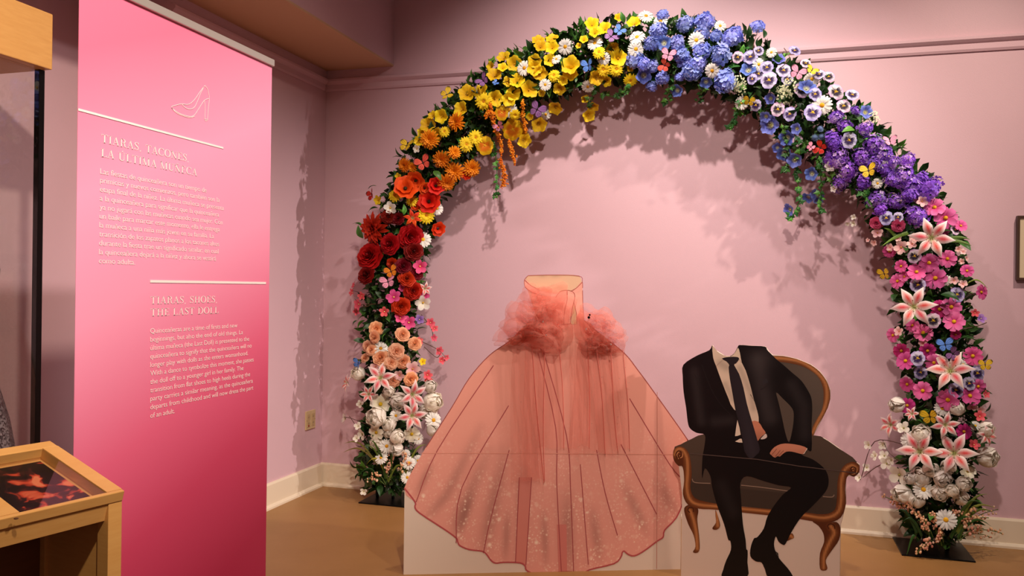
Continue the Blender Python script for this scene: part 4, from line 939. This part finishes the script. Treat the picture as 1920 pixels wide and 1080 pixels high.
def nearest(x, z):
    d = np.hypot(CLs[:, 0]-x, CLs[:, 1]-z); i = d.argmin(); return d[i], CLs[i], seg[i]
DEP = .20
mb = MB()
for off in (-.055, .055):
    P = []
    for i, c in enumerate(CLs):
        t = CLs[min(i+1, len(CLs)-1)]-CLs[max(i-1, 0)]; t = t/np.linalg.norm(t); P.append((c[0]-t[1]*off-AO[0], YA-AO[1], max(.008, c[1]+t[0]*off)))
    MB().tube(P, .011, 6).build('arch_tube', M_black, arch, True)
for s in np.arange(.2, LENA, .3):
    c = along(s); t = along(min(s+.02, LENA))-along(s-.02); t = t/np.linalg.norm(t); a = c+np.array([-t[1], t[0]])*.055; b = c-np.array([-t[1], t[0]])*.055
    MB().tube([(a[0]-AO[0], YA-AO[1], a[1]), (b[0]-AO[0], YA-AO[1], b[1])], .006, 5).build('arch_rung', M_black, arch)
for x0, x1 in ((.46, .82), (3.59, 3.935)):
    bevel(MB().box((x0-AO[0], -.352-AO[1], 0), (x1-AO[0], -.035-AO[1], .008)).build('base_plate', M_black, arch), .002)

def surf(px, extra=0.0, half=.27):
    """point on the front of the arch's flower mass seen through print pixel px"""
    P = on(px, 1, YA)
    for _ in range(4):
        d, c, s = nearest(P[0], P[2]); y = YA-DEP*math.sqrt(max(0.02, 1-min(1, d/half)**2))-extra; y = min(y, -.05); P = on(px, 1, y)
    rad = np.array([P[0]-c[0], 0, P[2]-c[1]]); return P, rad/half, s
def orient(o, P, nrm, roll, sc):
    q = Vector(nrm).to_track_quat('Z', 'Y'); M = q.to_matrix().to_4x4() @ Matrix.Rotation(roll, 4, 'Z') @ Matrix.Diagonal((sc, sc, sc, 1))
    o.matrix_local = Matrix.Translation(Vector(P)-Vector(AO)) @ M
placed = []
def facing(P, rad, tilt=.35):
    view = CAM-P; view = view/np.linalg.norm(view)
    n = np.array([0, -.75, .12])+rad*.75+view*.25+np.array([random.uniform(-tilt, tilt), 0, random.uniform(-tilt, tilt)]); return n/np.linalg.norm(n)
lily_p = None
def make_lily(px, dia, orange=False, tilt=.25):
    global lily_p
    if lily_p is None:
        lily_p = []
        for c_edge, c_mid in ((h('f7ece4'), h('e8383e')), (h('f2601a'), h('d83408'))):
            def col(t, s, ce=c_edge, cm=c_mid):
                k = math.exp(-(s/.55)**2)*math.exp(-((t-.42)/.33)**2); c = mix(ce, cm, k*1.05); return mix(h('b8c070'), c, t*7)
            V, F, C = petal(1.04, .44, [.28, .75, 1.0, .98, .72, .34, .03], lambda t: .42*math.sin(t*2.5)*(1-.25*t)-.1*t*t, -.22, 8, 6, col, .04)
            V[:, 2] += .015*np.sin(V[:, 0]*26)*np.abs(V[:, 1])/.22
            mb = MB(); mb.blob((0, 0, .05), .06, h('b8c070'), n=6)
            for k in range(6):
                a = k*1.047+.5; e = (.26*math.cos(a), .26*math.sin(a), .46); mb.tube([(0, 0, .03), (.12*math.cos(a), .12*math.sin(a), .3), e], .012, 4, h('cfd49a')); mb.blob(e, .032, h('8a4a1c'), n=5, m=3, sq=(1, 1, .6))
            lily_p.append((mesh('petal', V, F, C, True), mb.mesh('lily', True)))
    pm, sm = lily_p[1 if orange else 0]; P, rad, s = surf(px, .035); o = obj('lily', sm, M_petal, arch); o['label'] = 'orange lily' if orange else 'white lily with red-pink streaked petals'
    sc = dia/2/px_m(P); orient(o, P, facing(P, rad, tilt), random.uniform(0, 6), sc)
    for k in range(6):
        q = obj('petal', pm, M_petal, o); q.matrix_local = Matrix.Rotation(k*math.pi/3+random.uniform(-.08, .08), 4, 'Z') @ Matrix.Translation((0, 0, .0 if k % 2 else .02)) @ Matrix.Rotation(random.uniform(-.12, .12), 4, 'Y')
def px_m(P): return FPX/((P-CAM)@CF)
wing_cache = {}
def make_butterfly(px, dia, tint):
    if tint not in wing_cache:
        c = {'y': 'f2c832', 'o': 'f08a1e', 'p': 'ee9ab4', 'c': 'f0604c', 'r': 'c8281c', 'b': '5f8fe0', 'v': '9a6aa4'}[tint]; c1 = h(c); blk = h('1c1216')
        me = []
        for L_, wd, prof in ((1.0, .72, [.15, .5, .85, 1, .8, .35]), (.72, .66, [.2, .6, .95, 1, .85, .4])):
            def col(t, s): return mix(c1*(.85+.3*(1-t)), blk, max((t-.80)*7, (abs(s)-.84)*8, 0 if (abs(s-.3) > .04 and abs(s+.25) > .04) else .55))
            V, F, C = petal(L_, wd, prof, lambda t: .02*math.sin(t*6), 0, 10, 14, col, .05); me.append(mesh('wing', V, F, C, True))
        mb = MB(); mb.tube([(0, -.34, 0), (0, -.1, .02), (0, .12, .03), (0, .24, .03)], [.03, .06, .06, .04], 6, blk); mb.blob((0, .28, .03), .055, blk)
        for sgn in (-1, 1): mb.tube([(sgn*.02, .3, .04), (sgn*.1, .48, .1), (sgn*.16, .6, .1)], .010, 4, blk)
        wing_cache[tint] = (me, mb.mesh('butterfly', True))
    me, body = wing_cache[tint]; P, rad, s = surf(px, .05); P[1] = min(P[1], -.1)
    o = obj('butterfly', body, M_wing, arch); o['label'] = {'y': 'yellow', 'o': 'orange', 'p': 'pink', 'c': 'coral', 'r': 'red', 'b': 'blue', 'v': 'mauve'}[tint]+' artificial butterfly with black-edged wings'
    orient(o, P, facing(P, rad, .5), random.uniform(-1.2, 1.2), dia/2/px_m(P)); d = random.uniform(.1, .55)
    for sgn in (0, 1):
        for k, (m_, a) in enumerate(zip(me, (.55, -.62))):
            w = obj('wing', m_, M_wing, o); M = Matrix.Rotation(a, 4, 'Z')
            M = Matrix.Rotation(-d, 4, 'Y') @ M
            if sgn: M = Matrix.Diagonal((-1, 1, 1, 1)) @ M
            w.matrix_local = Matrix.Translation((0, .05-.12*k, .02)) @ M
def put(key, px, dia, extra=None):
    for k2, q, dd in placed:
        if k2 == key and math.hypot(px[0]-q[0], px[1]-q[1]) < .45*min(dia, dd): return
    placed.append((key, px, dia))
    dia *= 1.38 if key == 'dh' else 1.06 if key in ('pw', 'tw') else 1.04 if key in ('ly', 'lo', 'Bv', 'hy', 'br') else 1.12 if key[0] == 'B' else 1.14
    if key == 'ly': return make_lily(px, dia)
    if key == 'lo': return make_lily(px, dia, True)
    if key[0] == 'B': return make_butterfly(px, dia, key[1])
    name, label, _ = FL[key]; P, rad, s = surf(px, random.uniform(-.02, .03) if extra is None else extra)
    pm, cm = random.choice(flower_meshes(key)); o = obj(name, pm, M_petal, arch); o['label'] = label
    orient(o, P, facing(P, rad, .18 if key in ('pa', 'py') else .4), random.uniform(-.4, .4) if key in ('pa', 'py') else random.uniform(0, 6.28), dia/2/px_m(P))
    if cm: obj('flower_center', cm, M_petal, o)

LISTS = [
 ((600, 380, 3.6), '''dh 370 175 175;rr 605 230 165;rr 480 280 135;rr 345 365 175;rd 460 95 95;rd 530 110 80;rd 630 330 125;rd 320 490 120;rr 585 515 110;rr 625 595 120;rr 545 700 120;rr 490 410 75;rd 560 430 110;rd 650 480 90;
 bw 475 35 80;da 695 250 100;po 795 175 85;lo 625 105 120;ge 715 85 110;da 790 40 80;bp 675 430 90;Bp 460 535 120;Bo 480 465 100;bp 500 640 95;bp 550 575 50;bp 600 810 90;bp 540 780 75;bc 235 560 50;bc 220 605 50;bc 285 628 55;bc 265 685 72;bc 250 735 50;bc 435 735 65;
 bw 695 675 95;ly 705 580 100;bp 705 620 65;bv 670 790 60;bc 745 810 60;bc 770 850 50;bc 765 915 50;bc 800 1000 60;bc 850 1045 40;rp 380 850 95;rp 375 905 85;rp 555 893 98;rp 640 955 90;rp 515 1005 105;rp 325 970 75;rp 350 995 75;bc 665 935 55;da 410 985 88'''),
 ((600, 650, 3.484), '''rp 500 30 98;rp 400 75 105;rp 465 105 85;rp 540 95 95;rp 320 20 80;rp 300 75 65;rp 480 220 85;rp 590 210 95;da 400 15 70;ly 395 205 205;ly 600 310 195;ly 600 450 195;ly 185 240 120;ly 320 310 120;bk 365 130 65;bk 605 145 92;bk 520 185 65;
 pw 250 175 90;pw 515 355 115;pw 450 290 75;cw 395 375 120;pw 370 460 125;pw 450 505 95;pw 505 590 95;pw 445 560 70;tw 500 670 85;pw 370 630 85;pw 735 360 125;pw 750 400 95;tw 740 545 85;pw 690 420 95;da 740 480 100;pw 720 260 85;cw 370 560 95;cw 600 570 95;da 495 450 72;da 640 600 70;da 435 650 85;da 400 725 82;da 580 760 78;da 640 745 68;da 570 855 75;da 560 700 55;
 dg 170 470 70;dg 250 520 50;dg 280 570 70;dg 240 600 45;dg 265 375 48;Bb 250 110 80;by 670 100 45;bc 700 185 62;bc 705 215 52;bc 780 40 60;bc 790 90 50;bc 820 70 42;dg 285 945 45'''),
 ((660, 150, 3.6), '''By 640 100 105;By 370 445 115;Bc 480 560 120;Br 135 775 95;Bp 990 310 85;pe 775 85 105;pe 865 75 95;pe 970 125 95;pe 730 195 95;pe 600 245 85;pe 540 235 55;pe 510 300 95;pe 475 345 65;pe 575 365 75;pe 450 410 65;pe 1200 60 105;pe 1090 90 85;pe 1060 130 85;
 ge 890 145 110;ge 835 390 98;ge 770 435 98;ge 625 350 72;ge 1100 235 72;mu 710 285 118;mu 525 400 122;mu 360 575 92;mu 605 535 112;mu 690 490 84;mu 690 620 122;mu 635 690 112;mu 805 595 112;mu 410 590 64;py 895 440 115;py 1085 330 135;py 1010 220 92;pe 1165 410 85;pe 1150 360 65;da 1060 200 98;
 po 430 680 115;po 360 735 145;po 520 820 135;po 565 715 105;po 770 640 65;po 490 730 75;po 430 855 55;po 580 1000 85;ge 295 780 92;ge 405 815 82;ge 490 915 112;da 575 860 92;bw 260 865 78;by 180 810 62;by 315 650 45;bw 440 465 52'''),
 ((860, 10, 4.5), '''pe 375 430 105;pe 470 490 115;pe 300 580 115;pe 265 515 75;pe 640 470 105;pe 640 530 112;pe 690 575 105;pe 785 350 105;pe 690 340 95;pe 670 290 95;pe 785 275 95;pe 490 630 115;pe 600 710 115;pe 850 705 95;pe 880 635 75;pe 940 500 140;pe 940 570 115;pe 65 735 120;pe 180 725 95;pe 310 790 105;ge 225 815 112;pe 450 750 85;pe 370 520 75;pe 770 460 95;pe 1125 150 105;pe 1225 190 105;pe 1145 225 85;pe 1350 100 65;pe 1480 135 115;pe 1055 285 65;pe 1010 340 45;pe 1300 365 95;pe 1350 440 125;pe 1165 610 115;pe 1245 640 85;ge 1330 540 112;ge 1225 540 122;ge 1185 400 102;ge 805 595 102;ge 1450 630 112;pe 815 870 105;pe 680 1010 115;pe 1135 860 85;pe 1100 930 95;pe 1070 790 65;pe 1450 530 55;pe 700 740 55;pe 420 640 85;pe 600 940 55;
 da 555 530 118;da 900 350 122;da 825 455 82;da 730 670 92;da 1090 685 98;da 1150 320 122;da 1225 450 102;da 430 880 118;da 735 920 82;da 1505 270 122;da 1495 370 122;Bv 210 640 150;Bv 1285 265 145;Bb 1355 215 115;Bb 1095 510 135;Bv 660 880 170;Bb 310 655 65'''),
 ((1150, 10, 5.143), '''hy 440 250 160;hy 470 90 110;hy 360 370 140;hy 200 520 175;hy 290 560 130;hy 385 580 120;hy 470 700 125;hy 370 780 105;hy 690 180 175;hy 880 150 185;hy 620 360 150;hy 650 470 165;hy 850 440 160;hy 760 640 175;hy 820 560 165;hy 1030 470 205;hy 1140 310 195;hy 1070 740 195;hy 1100 660 120;hy 860 260 140;hy 1390 210 145;hy 990 290 110;hy 1180 250 120;hy 700 560 140;hy 640 690 90;
 pb 485 360 122;pb 295 680 128;pb 610 825 105;pb 895 745 105;pb 1300 610 132;da 315 105 130;da 455 155 122;da 800 335 140;da 955 630 132;da 1030 200 102;da 1400 570 112;da 1525 455 92;da 1240 940 122;Bp 530 480 155;Bc 495 580 135;By 1310 920 125;pa 1200 500 105;pa 1320 500 142;pa 1400 440 95;pa 1480 600 122;pa 1400 660 115;pa 1340 710 95;pa 1500 720 150;pa 1375 960 105;br 1210 740 135;br 1230 800 135;pb 1510 900 95'''),
 ((1340, 30, 3.376), '''pa 350 305 88;pa 280 370 82;pa 350 395 102;pa 435 345 88;pa 505 220 72;pa 460 400 72;pa 550 470 92;pa 575 300 64;pa 635 495 78;pa 660 370 74;pa 720 385 74;pa 765 480 98;pa 870 500 84;pa 815 570 84;pa 400 590 82;pa 475 620 82;pa 620 610 102;pa 850 785 92;pa 525 790 62;pb 405 270 70;pb 365 505 95;pb 585 445 95;pb 455 775 85;pb 440 875 85;pb 505 915 80;pb 515 715 65;pb 345 690 105;pb 320 640 65;pb 395 835 55;pb 610 1000 75;pb 960 605 75;
 da 360 230 62;da 680 565 112;da 615 400 82;Bp 525 360 105;By 615 345 85;Br 670 835 95;Bp 610 830 65;Bp 1110 795 95;By 975 980 112;br 470 450 105;br 445 510 105;br 420 470 65;br 1000 640 85;li 770 640 95;li 820 690 85;li 895 600 65;li 955 710 95;li 750 790 115;li 770 880 150;li 840 970 125;li 930 895 115;li 1010 820 135;li 1070 880 125;li 1010 940 115;li 790 1060 115;li 940 1050 95;li 1080 960 115;li 1120 1040 95;th 670 715 42;th 635 770 50;th 675 765 46;th 720 750 50;bw 730 950 60;da 1030 1060 60'''),
 ((1450, 200, 3.376), '''li 360 340 95;li 430 350 85;li 680 380 105;li 830 440 145;li 750 460 105;li 880 510 135;li 985 520 160;li 1000 480 105;li 650 590 122;li 775 600 105;li 905 690 135;li 850 340 105;li 760 350 75;li 680 650 85;li 860 560 95;li 930 460 95;li 570 480 105;li 465 400 105;li 400 490 112;pa 715 705 82;pa 790 700 62;pa 895 945 82;pa 1150 780 62;pa 670 580 64;pb 240 425 82;pb 275 570 88;pb 215 580 64;pb 95 655 72;
 rk 655 735 80;rk 790 750 82;co 1020 640 112;co 1090 705 122;co 1070 780 85;co 1185 755 72;co 735 915 72;co 810 1010 72;co 1225 1040 72;ly 1000 830 255;da 640 500 80;bw 360 380 52;bw 440 430 42;bw 705 370 52;bw 780 600 42;bw 385 520 42;bk 940 600 62;bk 910 590 45;bk 900 830 62;bk 880 870 62;bk 790 835 42;bk 660 800 62;bk 810 890 82;bk 640 860 42;bk 600 845 26;dg 510 740 40;dg 470 740 30;dg 510 700 36;bk 1170 900 40;bk 1200 920 38;bk 1220 960 34;bk 1190 980 36;bk 740 890 45'''),
 ((1600, 480, 3.6), '''co 425 110 108;co 555 150 132;co 510 45 112;co 635 20 105;co 300 170 92;co 345 140 64;co 470 520 112;co 270 535 88;co 660 345 118;cd 580 360 112;co 680 445 122;cd 325 640 92;co 355 710 112;co 545 720 102;co 805 675 112;co 365 865 92;co 470 910 112;co 640 970 128;co 785 945 122;co 840 880 92;co 860 245 92;co 765 110 92;cd 500 640 95;ly 410 345 275;ly 655 780 285;pa 435 195 98;pa 700 260 92;pa 540 435 92;pa 435 690 92;pa 455 785 82;pa 835 790 92;pa 780 860 82;pa 690 905 92;bv 860 425 62;pa 430 15 52;
 da 630 165 62;da 740 735 72;da 600 1030 92;By 210 120 100;Bb 620 600 112;Bv 670 660 112;By 890 735 92;bc 820 385 52;bc 890 935 52;bk 680 165 52;bk 310 510 62;bk 740 190 52;bk 470 590 52;bk 800 1020 62;bk 860 1040 52;pw 300 1000 92;pw 700 1030 92;cd 365 1010 92;co 400 470 80;cd 690 530 60'''),
 ((1580, 740, 3.176), '''ly 460 340 245;ly 665 350 250;ly 290 180 145;ly 610 180 160;ly 850 240 130;ly 415 115 90;tw 325 60 90;tw 525 445 90;tw 630 430 85;pw 595 500 100;pw 460 490 115;pw 580 580 100;pw 650 570 75;tw 355 590 105;tw 440 625 95;tw 705 615 88;tw 860 370 118;pw 470 235 105;da 400 270 95;tw 850 205 85;pw 400 500 66;pw 720 530 85;da 480 565 102;da 615 745 108;da 790 185 52;cd 720 220 84;dg 365 200 72;dg 340 475 112;dg 265 410 72;dg 250 365 62;dg 240 300 52;dg 195 365 52;dg 155 300 52;dg 145 435 48;dg 100 495 48;dg 290 390 52;cw 745 455 82;By 520 130 112;bc 815 130 62;bc 780 300 62''')]
for (x, y, s), txt in LISTS:
    for e in txt.replace('\n', '').split(';'):
        k, a, b, d = e.split(); put(k, (x+float(a)/s, y+float(b)/s), float(d)/s)

# ------------------------------------------------------------------ foliage
gr = [h('2f5a22'), h('244a1c'), h('3d6e2a'), h('1c3d18'), h('4a7a30')]
def leaf_shape(c, seed=0):
    V, F, C = petal(1, .52, [.12, .72, 1, .85, .5, .03], lambda t: .18*math.sin(t*2.6)-.16*t*t, .28, 6, 4, lambda t, s: c*(.78+.35*abs(s))); return V, F, C
def ivy_shape(c):
    out = [(0, 0), (-.08, .34), (.22, .26), (.30, .55), (.52, .24), (1, 0), (.52, -.24), (.30, -.55), (.22, -.26), (-.08, -.34)]
    V = [(.3, 0, .06)]+[(x, y, -.10*abs(y)) for x, y in out]; return np.array(V, float), [(0, i+1, (i+1) % 10+1) for i in range(10)][::-1], np.array([c*1.25]+[c*.9]*10)
leafm = [mesh('leaf', *leaf_shape(c), smooth=True) for c in gr+[h('5f9a38'), h('2a5026')]]
ivym = [mesh('ivy_leaf', *ivy_shape(c)) for c in (h('3f7a30'), h('2f6426'), h('6aa63c'))]
def rnd_mass(front=True, rmin=.0, rmax=1.0, s=None):
    s = random.uniform(.06, LENA-.06) if s is None else s; c = along(s); t = along(min(s+.02, LENA))-along(max(0, s-.02)); t = t/np.linalg.norm(t); n = np.array([-t[1], t[0]])
    a = random.uniform(0, math.pi) if front else random.uniform(math.pi, 2*math.pi); r = math.sqrt(random.uniform(rmin**2, rmax**2))
    lowtaper = .55 if min(s, LENA-s) < .12 else 1
    off = .188*r*math.cos(a)*lowtaper; dy = (DEP*.9 if front else .13)*r*math.sin(a)*lowtaper
    P = np.array([c[0]+n[0]*off, YA-dy, max(.02, c[1]+n[1]*off)]); out = np.array([n[0]*math.cos(a), -math.sin(a), n[1]*math.cos(a)]); return P, out, s
st = MB()
for i in range(8200):
    P, out, s = rnd_mass(random.random() < .70, .0, .92); c = random.choice(gr)*random.uniform(.5, 1.0); V, F, C = ivy_shape(c) if random.random() < .3 else petal(1, .5, [.15, .9, .9, .05], lambda t: .15*math.sin(t*2.6)-.1*t*t, .2, 3, 2, lambda t, s_: c*(.8+.3*abs(s_)))
    d = Vector(out)*.55+Vector((random.gauss(0, .7), random.gauss(0, .5), random.gauss(0, .7))); d.normalize()
    A = np.array((d.to_track_quat('X', 'Z').to_matrix() @ Matrix.Rotation(random.uniform(-1.6, 1.6), 3, 'X'))); Q = (V*random.uniform(.045, .08))@A.T+P-AO
    if (Q[:, 1]+AO[1]).max() > -.012: Q[:, 1] -= (Q[:, 1]+AO[1]).max()+.012
    if Q[:, 2].min() < .012: Q[:, 2] += .012-Q[:, 2].min()
    st.add(Q, F, C)
o = st.build('foliage', M_leaf, arch, True); o['kind'] = 'stuff'; o['label'] = 'dense dark green filler leaves inside the arch'
def one_leaf(P, out, size, me, name):
    d = Vector(out)*.8+Vector((random.gauss(0, .6), random.gauss(0, .25), random.gauss(0, .6))); d.normalize()
    o = obj(name, me, M_leaf, arch); M = (d.to_track_quat('X', 'Z').to_matrix() @ Matrix.Rotation(random.uniform(-.9, .9), 3, 'X')).to_4x4()
    # keep the leaf's upper face toward the front
    if (M @ Vector((0, 0, 1))).y > 0: M = M @ Matrix.Rotation(math.pi, 4, 'X')
    o.matrix_local = Matrix.Translation(Vector(P)-Vector(AO)) @ M @ Matrix.Diagonal((size, size, size, 1))
for i in range(270):
    P, out, s = rnd_mass(True, .72, .98); out[1] = -.7; one_leaf(P, out, random.uniform(.05, .085), random.choice(leafm[:6]), 'leaf')
for i in range(110):
    s = random.uniform(LENA*.36, LENA*.70); P, out, s = rnd_mass(True, .85, 1.05, s); out[1] = -.6; one_leaf(P, out, random.uniform(.04, .07), random.choice(ivym), 'ivy_leaf')
# named leaves read off the picture
for (x, y, s, L_) in ((1340, 30, 3.376, [(960, 770, 95, 5), (885, 720, 95, 5), (845, 630, 85, 4), (1015, 740, 75, 5), (200, 145, 85, 3), (270, 195, 80, 3), (310, 140, 80, 3)]), (860, 10, 4.5, [(1075, 215, 110, 4), (1400, 145, 95, 4), (690, 445, 90, 3), (410, 560, 90, 3), (875, 435, 90, 2)]),
                      (600, 380, 3.6, [(290, 240, 95, 4), (285, 165, 60, 4), (565, 80, 70, 5), (390, 35, 80, 2), (290, 865, 70, 1), (250, 795, 55, 1), (445, 885, 60, 5)]), (1600, 480, 3.6, [(590, 260, 120, 1), (290, 260, 90, 1), (765, 335, 75, 4), (775, 450, 75, 4), (805, 560, 70, 4), (760, 1030, 80, 3)]), (1580, 740, 3.176, [(740, 160, 100, 3), (440, 80, 90, 1), (470, 165, 50, 4)]), (660, 150, 3.6, [(70, 990, 80, 4), (550, 615, 90, 4), (165, 715, 65, 2), (350, 910, 75, 5), (320, 530, 60, 1), (440, 380, 70, 1), (280, 690, 65, 1)])):
    for a, b, d, k in L_:
        P, rad, q = surf((x+a/s, y+b/s), .02); out = rad+np.array([0, -.3, 0]); one_leaf(P, out, d/s/px_m(P), leafm[k], 'leaf')
# hanging ivy, orange amaranth tassels, peach spikes, grass blades, stems
def path3(pts, ex=.03): return smooth([tuple(surf(p, ex)[0]-AO) for p in pts], False, 5)
def vine(pts, ends=1):
    mb = MB(); P = path3(pts, .0); mb.tube(P, .003, 4, h('4a6a2a'))
    for p in P:
        for _ in range(2):
            V, F, C = ivy_shape(random.choice([h('3f7a30'), h('2f6426'), h('5f9a38')])*random.uniform(.7, 1)); A = np.array(Matrix.Rotation(random.uniform(0, 6.28), 3, 'Y') @ Matrix.Rotation(random.uniform(1.0, 2.1), 3, 'X'))
            mb.add((V*random.uniform(.02, .04))@A.T+np.array(p)+np.array([random.uniform(-.012, .012), -.01, 0]), F, C)
    o = mb.build('ivy_vine', M_leaf, arch); o['label'] = 'trailing ivy vine'
for v in ([(1500, 262), (1492, 320), (1500, 370), (1484, 410)], [(1535, 300), (1540, 350), (1537, 400)], [(928, 270), (932, 330), (930, 368)], [(1390, 190), (1380, 225), (1372, 240)], [(1180, 160), (1160, 180), (1130, 178)], [(1260, 165), (1250, 190)], [(1320, 165), (1310, 192)], [(1470, 240), (1480, 300), (1470, 320)], [(1115, 165), (1105, 200)], [(1555, 310), (1560, 345)], [(1620, 360), (1630, 390)]): vine(v)
def amaranth(pts, wd):
    mb = MB(); P = path3(pts, .045); cs = [h('f28a14'), h('e8760c'), h('f9a42a')]
    for i, p in enumerate(P):
        w = wd*(.55+.45*math.sin(3.1*i/len(P)))
        for _ in range(11): q = np.array(p)+np.array([random.gauss(0, w*.5), random.gauss(0, w*.4), random.gauss(0, .008)]); mb.blob(q, random.uniform(.004, .0075), random.choice(cs)*random.uniform(.8, 1.1), n=5, m=3)
    o = mb.build('amaranth_tassel', M_petal, arch); o['label'] = 'hanging orange amaranth tassel'
c3b = lambda L_: [(660+a/3.6, 150+b/3.6) for a, b in L_]
amaranth(c3b([(935, 170), (945, 250), (970, 330), (1000, 410), (1010, 490)]), .016); amaranth(c3b([(1005, 540), (1015, 600), (1030, 650), (1020, 715)]), .018); amaranth(c3b([(1150, 145), (1155, 240), (1172, 335)]), .013); amaranth(c3b([(1060, 420), (1080, 480), (1100, 550)]), .013); amaranth(c3b([(905, 240), (925, 220), (960, 230)]), .010)
def spike(p0, p1, n=16, bare=False):
    mb = MB(); a = surf(p0, .0)[0]; b = surf(p1, .02)[0]; P = [a+(b-a)*t+np.array([0, 0, .03*math.sin(t*3.1)]) for t in np.linspace(0, 1, 8)]; P = [p-AO for p in P]; P = [np.array([p[0], p[1], max(.02, p[2])]) for p in P]
    mb.tube(P, .0022, 4, h('5a6a2e')); cs = [h('f2c096'), h('eeb48c'), h('f6d2b4'), h('e8a488')]
    for i in range(n):
        t = .35+.65*i/n; k = t*7; i0 = min(6, int(k)); q = P[i0]+(P[i0+1]-P[i0])*(k-i0)
        mb.blob(q+np.array([random.gauss(0, .008), random.gauss(0, .006), random.gauss(0, .008)]), random.uniform(.005, .009)*(1.15-.5*t), random.choice(cs), n=6, m=4, sq=(1, 1, 1.2))
    o = mb.build('bud_spike', M_petal, arch); o['label'] = 'spray of small peach buds'
I9 = lambda a, b: (1580+a/3.176, 740+b/3.176); I2 = lambda a, b: (600+a/3.484, 650+b/3.484)
for a, b in (((520, 830), (410, 700)), ((540, 850), (450, 750)), ((520, 860), (480, 800)), ((560, 830), (520, 705)), ((600, 860), (545, 800)), ((600, 880), (575, 835)), ((590, 900), (560, 875)), ((540, 880), (488, 930)), ((520, 890), (440, 960)), ((660, 830), (800, 690)), ((670, 840), (925, 685)), ((680, 830), (870, 735)), ((690, 850), (955, 830)), ((680, 870), (890, 855)), ((700, 860), (760, 740)), ((680, 800), (740, 760)), ((430, 780), (240, 605)), ((420, 760), (300, 650)), ((440, 740), (370, 660)), ((650, 780), (700, 700)), ((700, 870), (840, 800))): spike(I9(*a), I9(*b))
for a, b in (((440, 880), (430, 730)), ((460, 860), (468, 720)), ((520, 880), (540, 770)), ((430, 900), (340, 830)), ((420, 900), (300, 880)), ((440, 880), (450, 790)), ((560, 840), (590, 770)), ((560, 800), (545, 690))): spike(I2(*a), I2(*b), 12)
def blade(p0, p1, wd=.008, col='6a7a2c', bend=.06):
    a = surf(p0, -.01)[0]-AO; b = surf(p1, .04)[0]-AO; V = []; F = []; C = []; n = 8
    for i in range(n+1):
        t = i/n; p = a+(b-a)*t+np.array([0, -.01, bend*math.sin(t*3.14)]); w = wd*(1-t**2)+.0008; d = (b-a); nn = np.array([-d[2], 0, d[0]]); nn = nn/np.linalg.norm(nn); p[2] = max(.02, p[2])
        V += [p+nn*w, p+np.array([0, -.003, 0]), p-nn*w]; C += [h(col)*(.7+.4*t)]*3
    for i in range(n): F += [(3*i, 3*i+3, 3*i+4, 3*i+1), (3*i+1, 3*i+4, 3*i+5, 3*i+2)]
    obj('grass_blade', mesh('grass_blade', V, F, np.array(C), True), M_leaf, arch)
for a, b, c in (((370, 760), (165, 630), '8a8a34'), ((380, 770), (160, 688), '9a9440'), ((420, 800), (320, 610), '4a6a26'), ((430, 820), (310, 765), 'b8a83a'), ((400, 880), (260, 835), '24481c'), ((440, 860), (300, 640), '5a7a2c'), ((560, 830), (700, 640), '7a8430'), ((450, 880), (560, 800), '6a7a2a'), ((430, 860), (380, 690), '3a5a22'), ((470, 860), (470, 700), '3a5a22')): blade(I2(*a), I2(*b), .007, c)
for a, b, c in (((660, 800), (900, 670), '8a8a3c'), ((670, 810), (860, 590), '7a8a36'), ((660, 790), (820, 640), '4a6a26'), ((680, 850), (880, 780), '3a5a22'), ((680, 820), (900, 700), '6a7a2c'), ((440, 820), (300, 700), '2a4a1c'), ((450, 860), (380, 960), '2f5a20'), ((640, 850), (780, 750), '2f5a20'), ((470, 840), (340, 770), '2a4a1c')): blade(I9(*a), I9(*b), .008, c)
g7 = lambda a, b: (1450+a/3.376, 200+b/3.376)
for a, b, c in (((850, 800), (690, 880), '8ab04a'), ((780, 830), (700, 770), '6a9038'), ((1090, 850), (1250, 880), '7a9a50'), ((1100, 840), (1240, 840), '6a9040')): blade(g7(*a), g7(*b), .009, c, .01)
blade((1812, 532), (1850, 540), .004, '9ab84a', .03)
def twig(pts, col='5a3a2c'):
    mb = MB(); mb.tube(path3(pts, .0), .0022, 4, h(col)); mb.build('stem', M_leaf, arch)
for t in ([(1700, 835), (1640, 828), (1615, 895), (1611, 896)], [(1700, 860), (1650, 872), (1618, 895)], [(1690, 865), (1668, 850), (1655, 825)], [(1420, 120), (1412, 90), (1422, 55)], [(700, 800), (660, 785), (645, 782)], [(690, 830), (672, 805), (655, 780)], [(1790, 620), (1830, 612), (1850, 605)], [(1800, 540), (1825, 552), (1836, 552)], [(700, 570), (680, 575), (665, 560)], [(1470, 90), (1480, 110), (1460, 130)], [(1800, 870), (1830, 860), (1860, 850)], [(790, 590), (808, 615), (815, 640)], [(790, 640), (820, 655), (836, 670)], [(780, 610), (806, 605), (812, 634)], [(795, 650), (818, 670), (826, 662)], [(700, 560), (672, 548), (662, 545)], [(705, 570), (675, 572), (668, 585)]): twig(t)
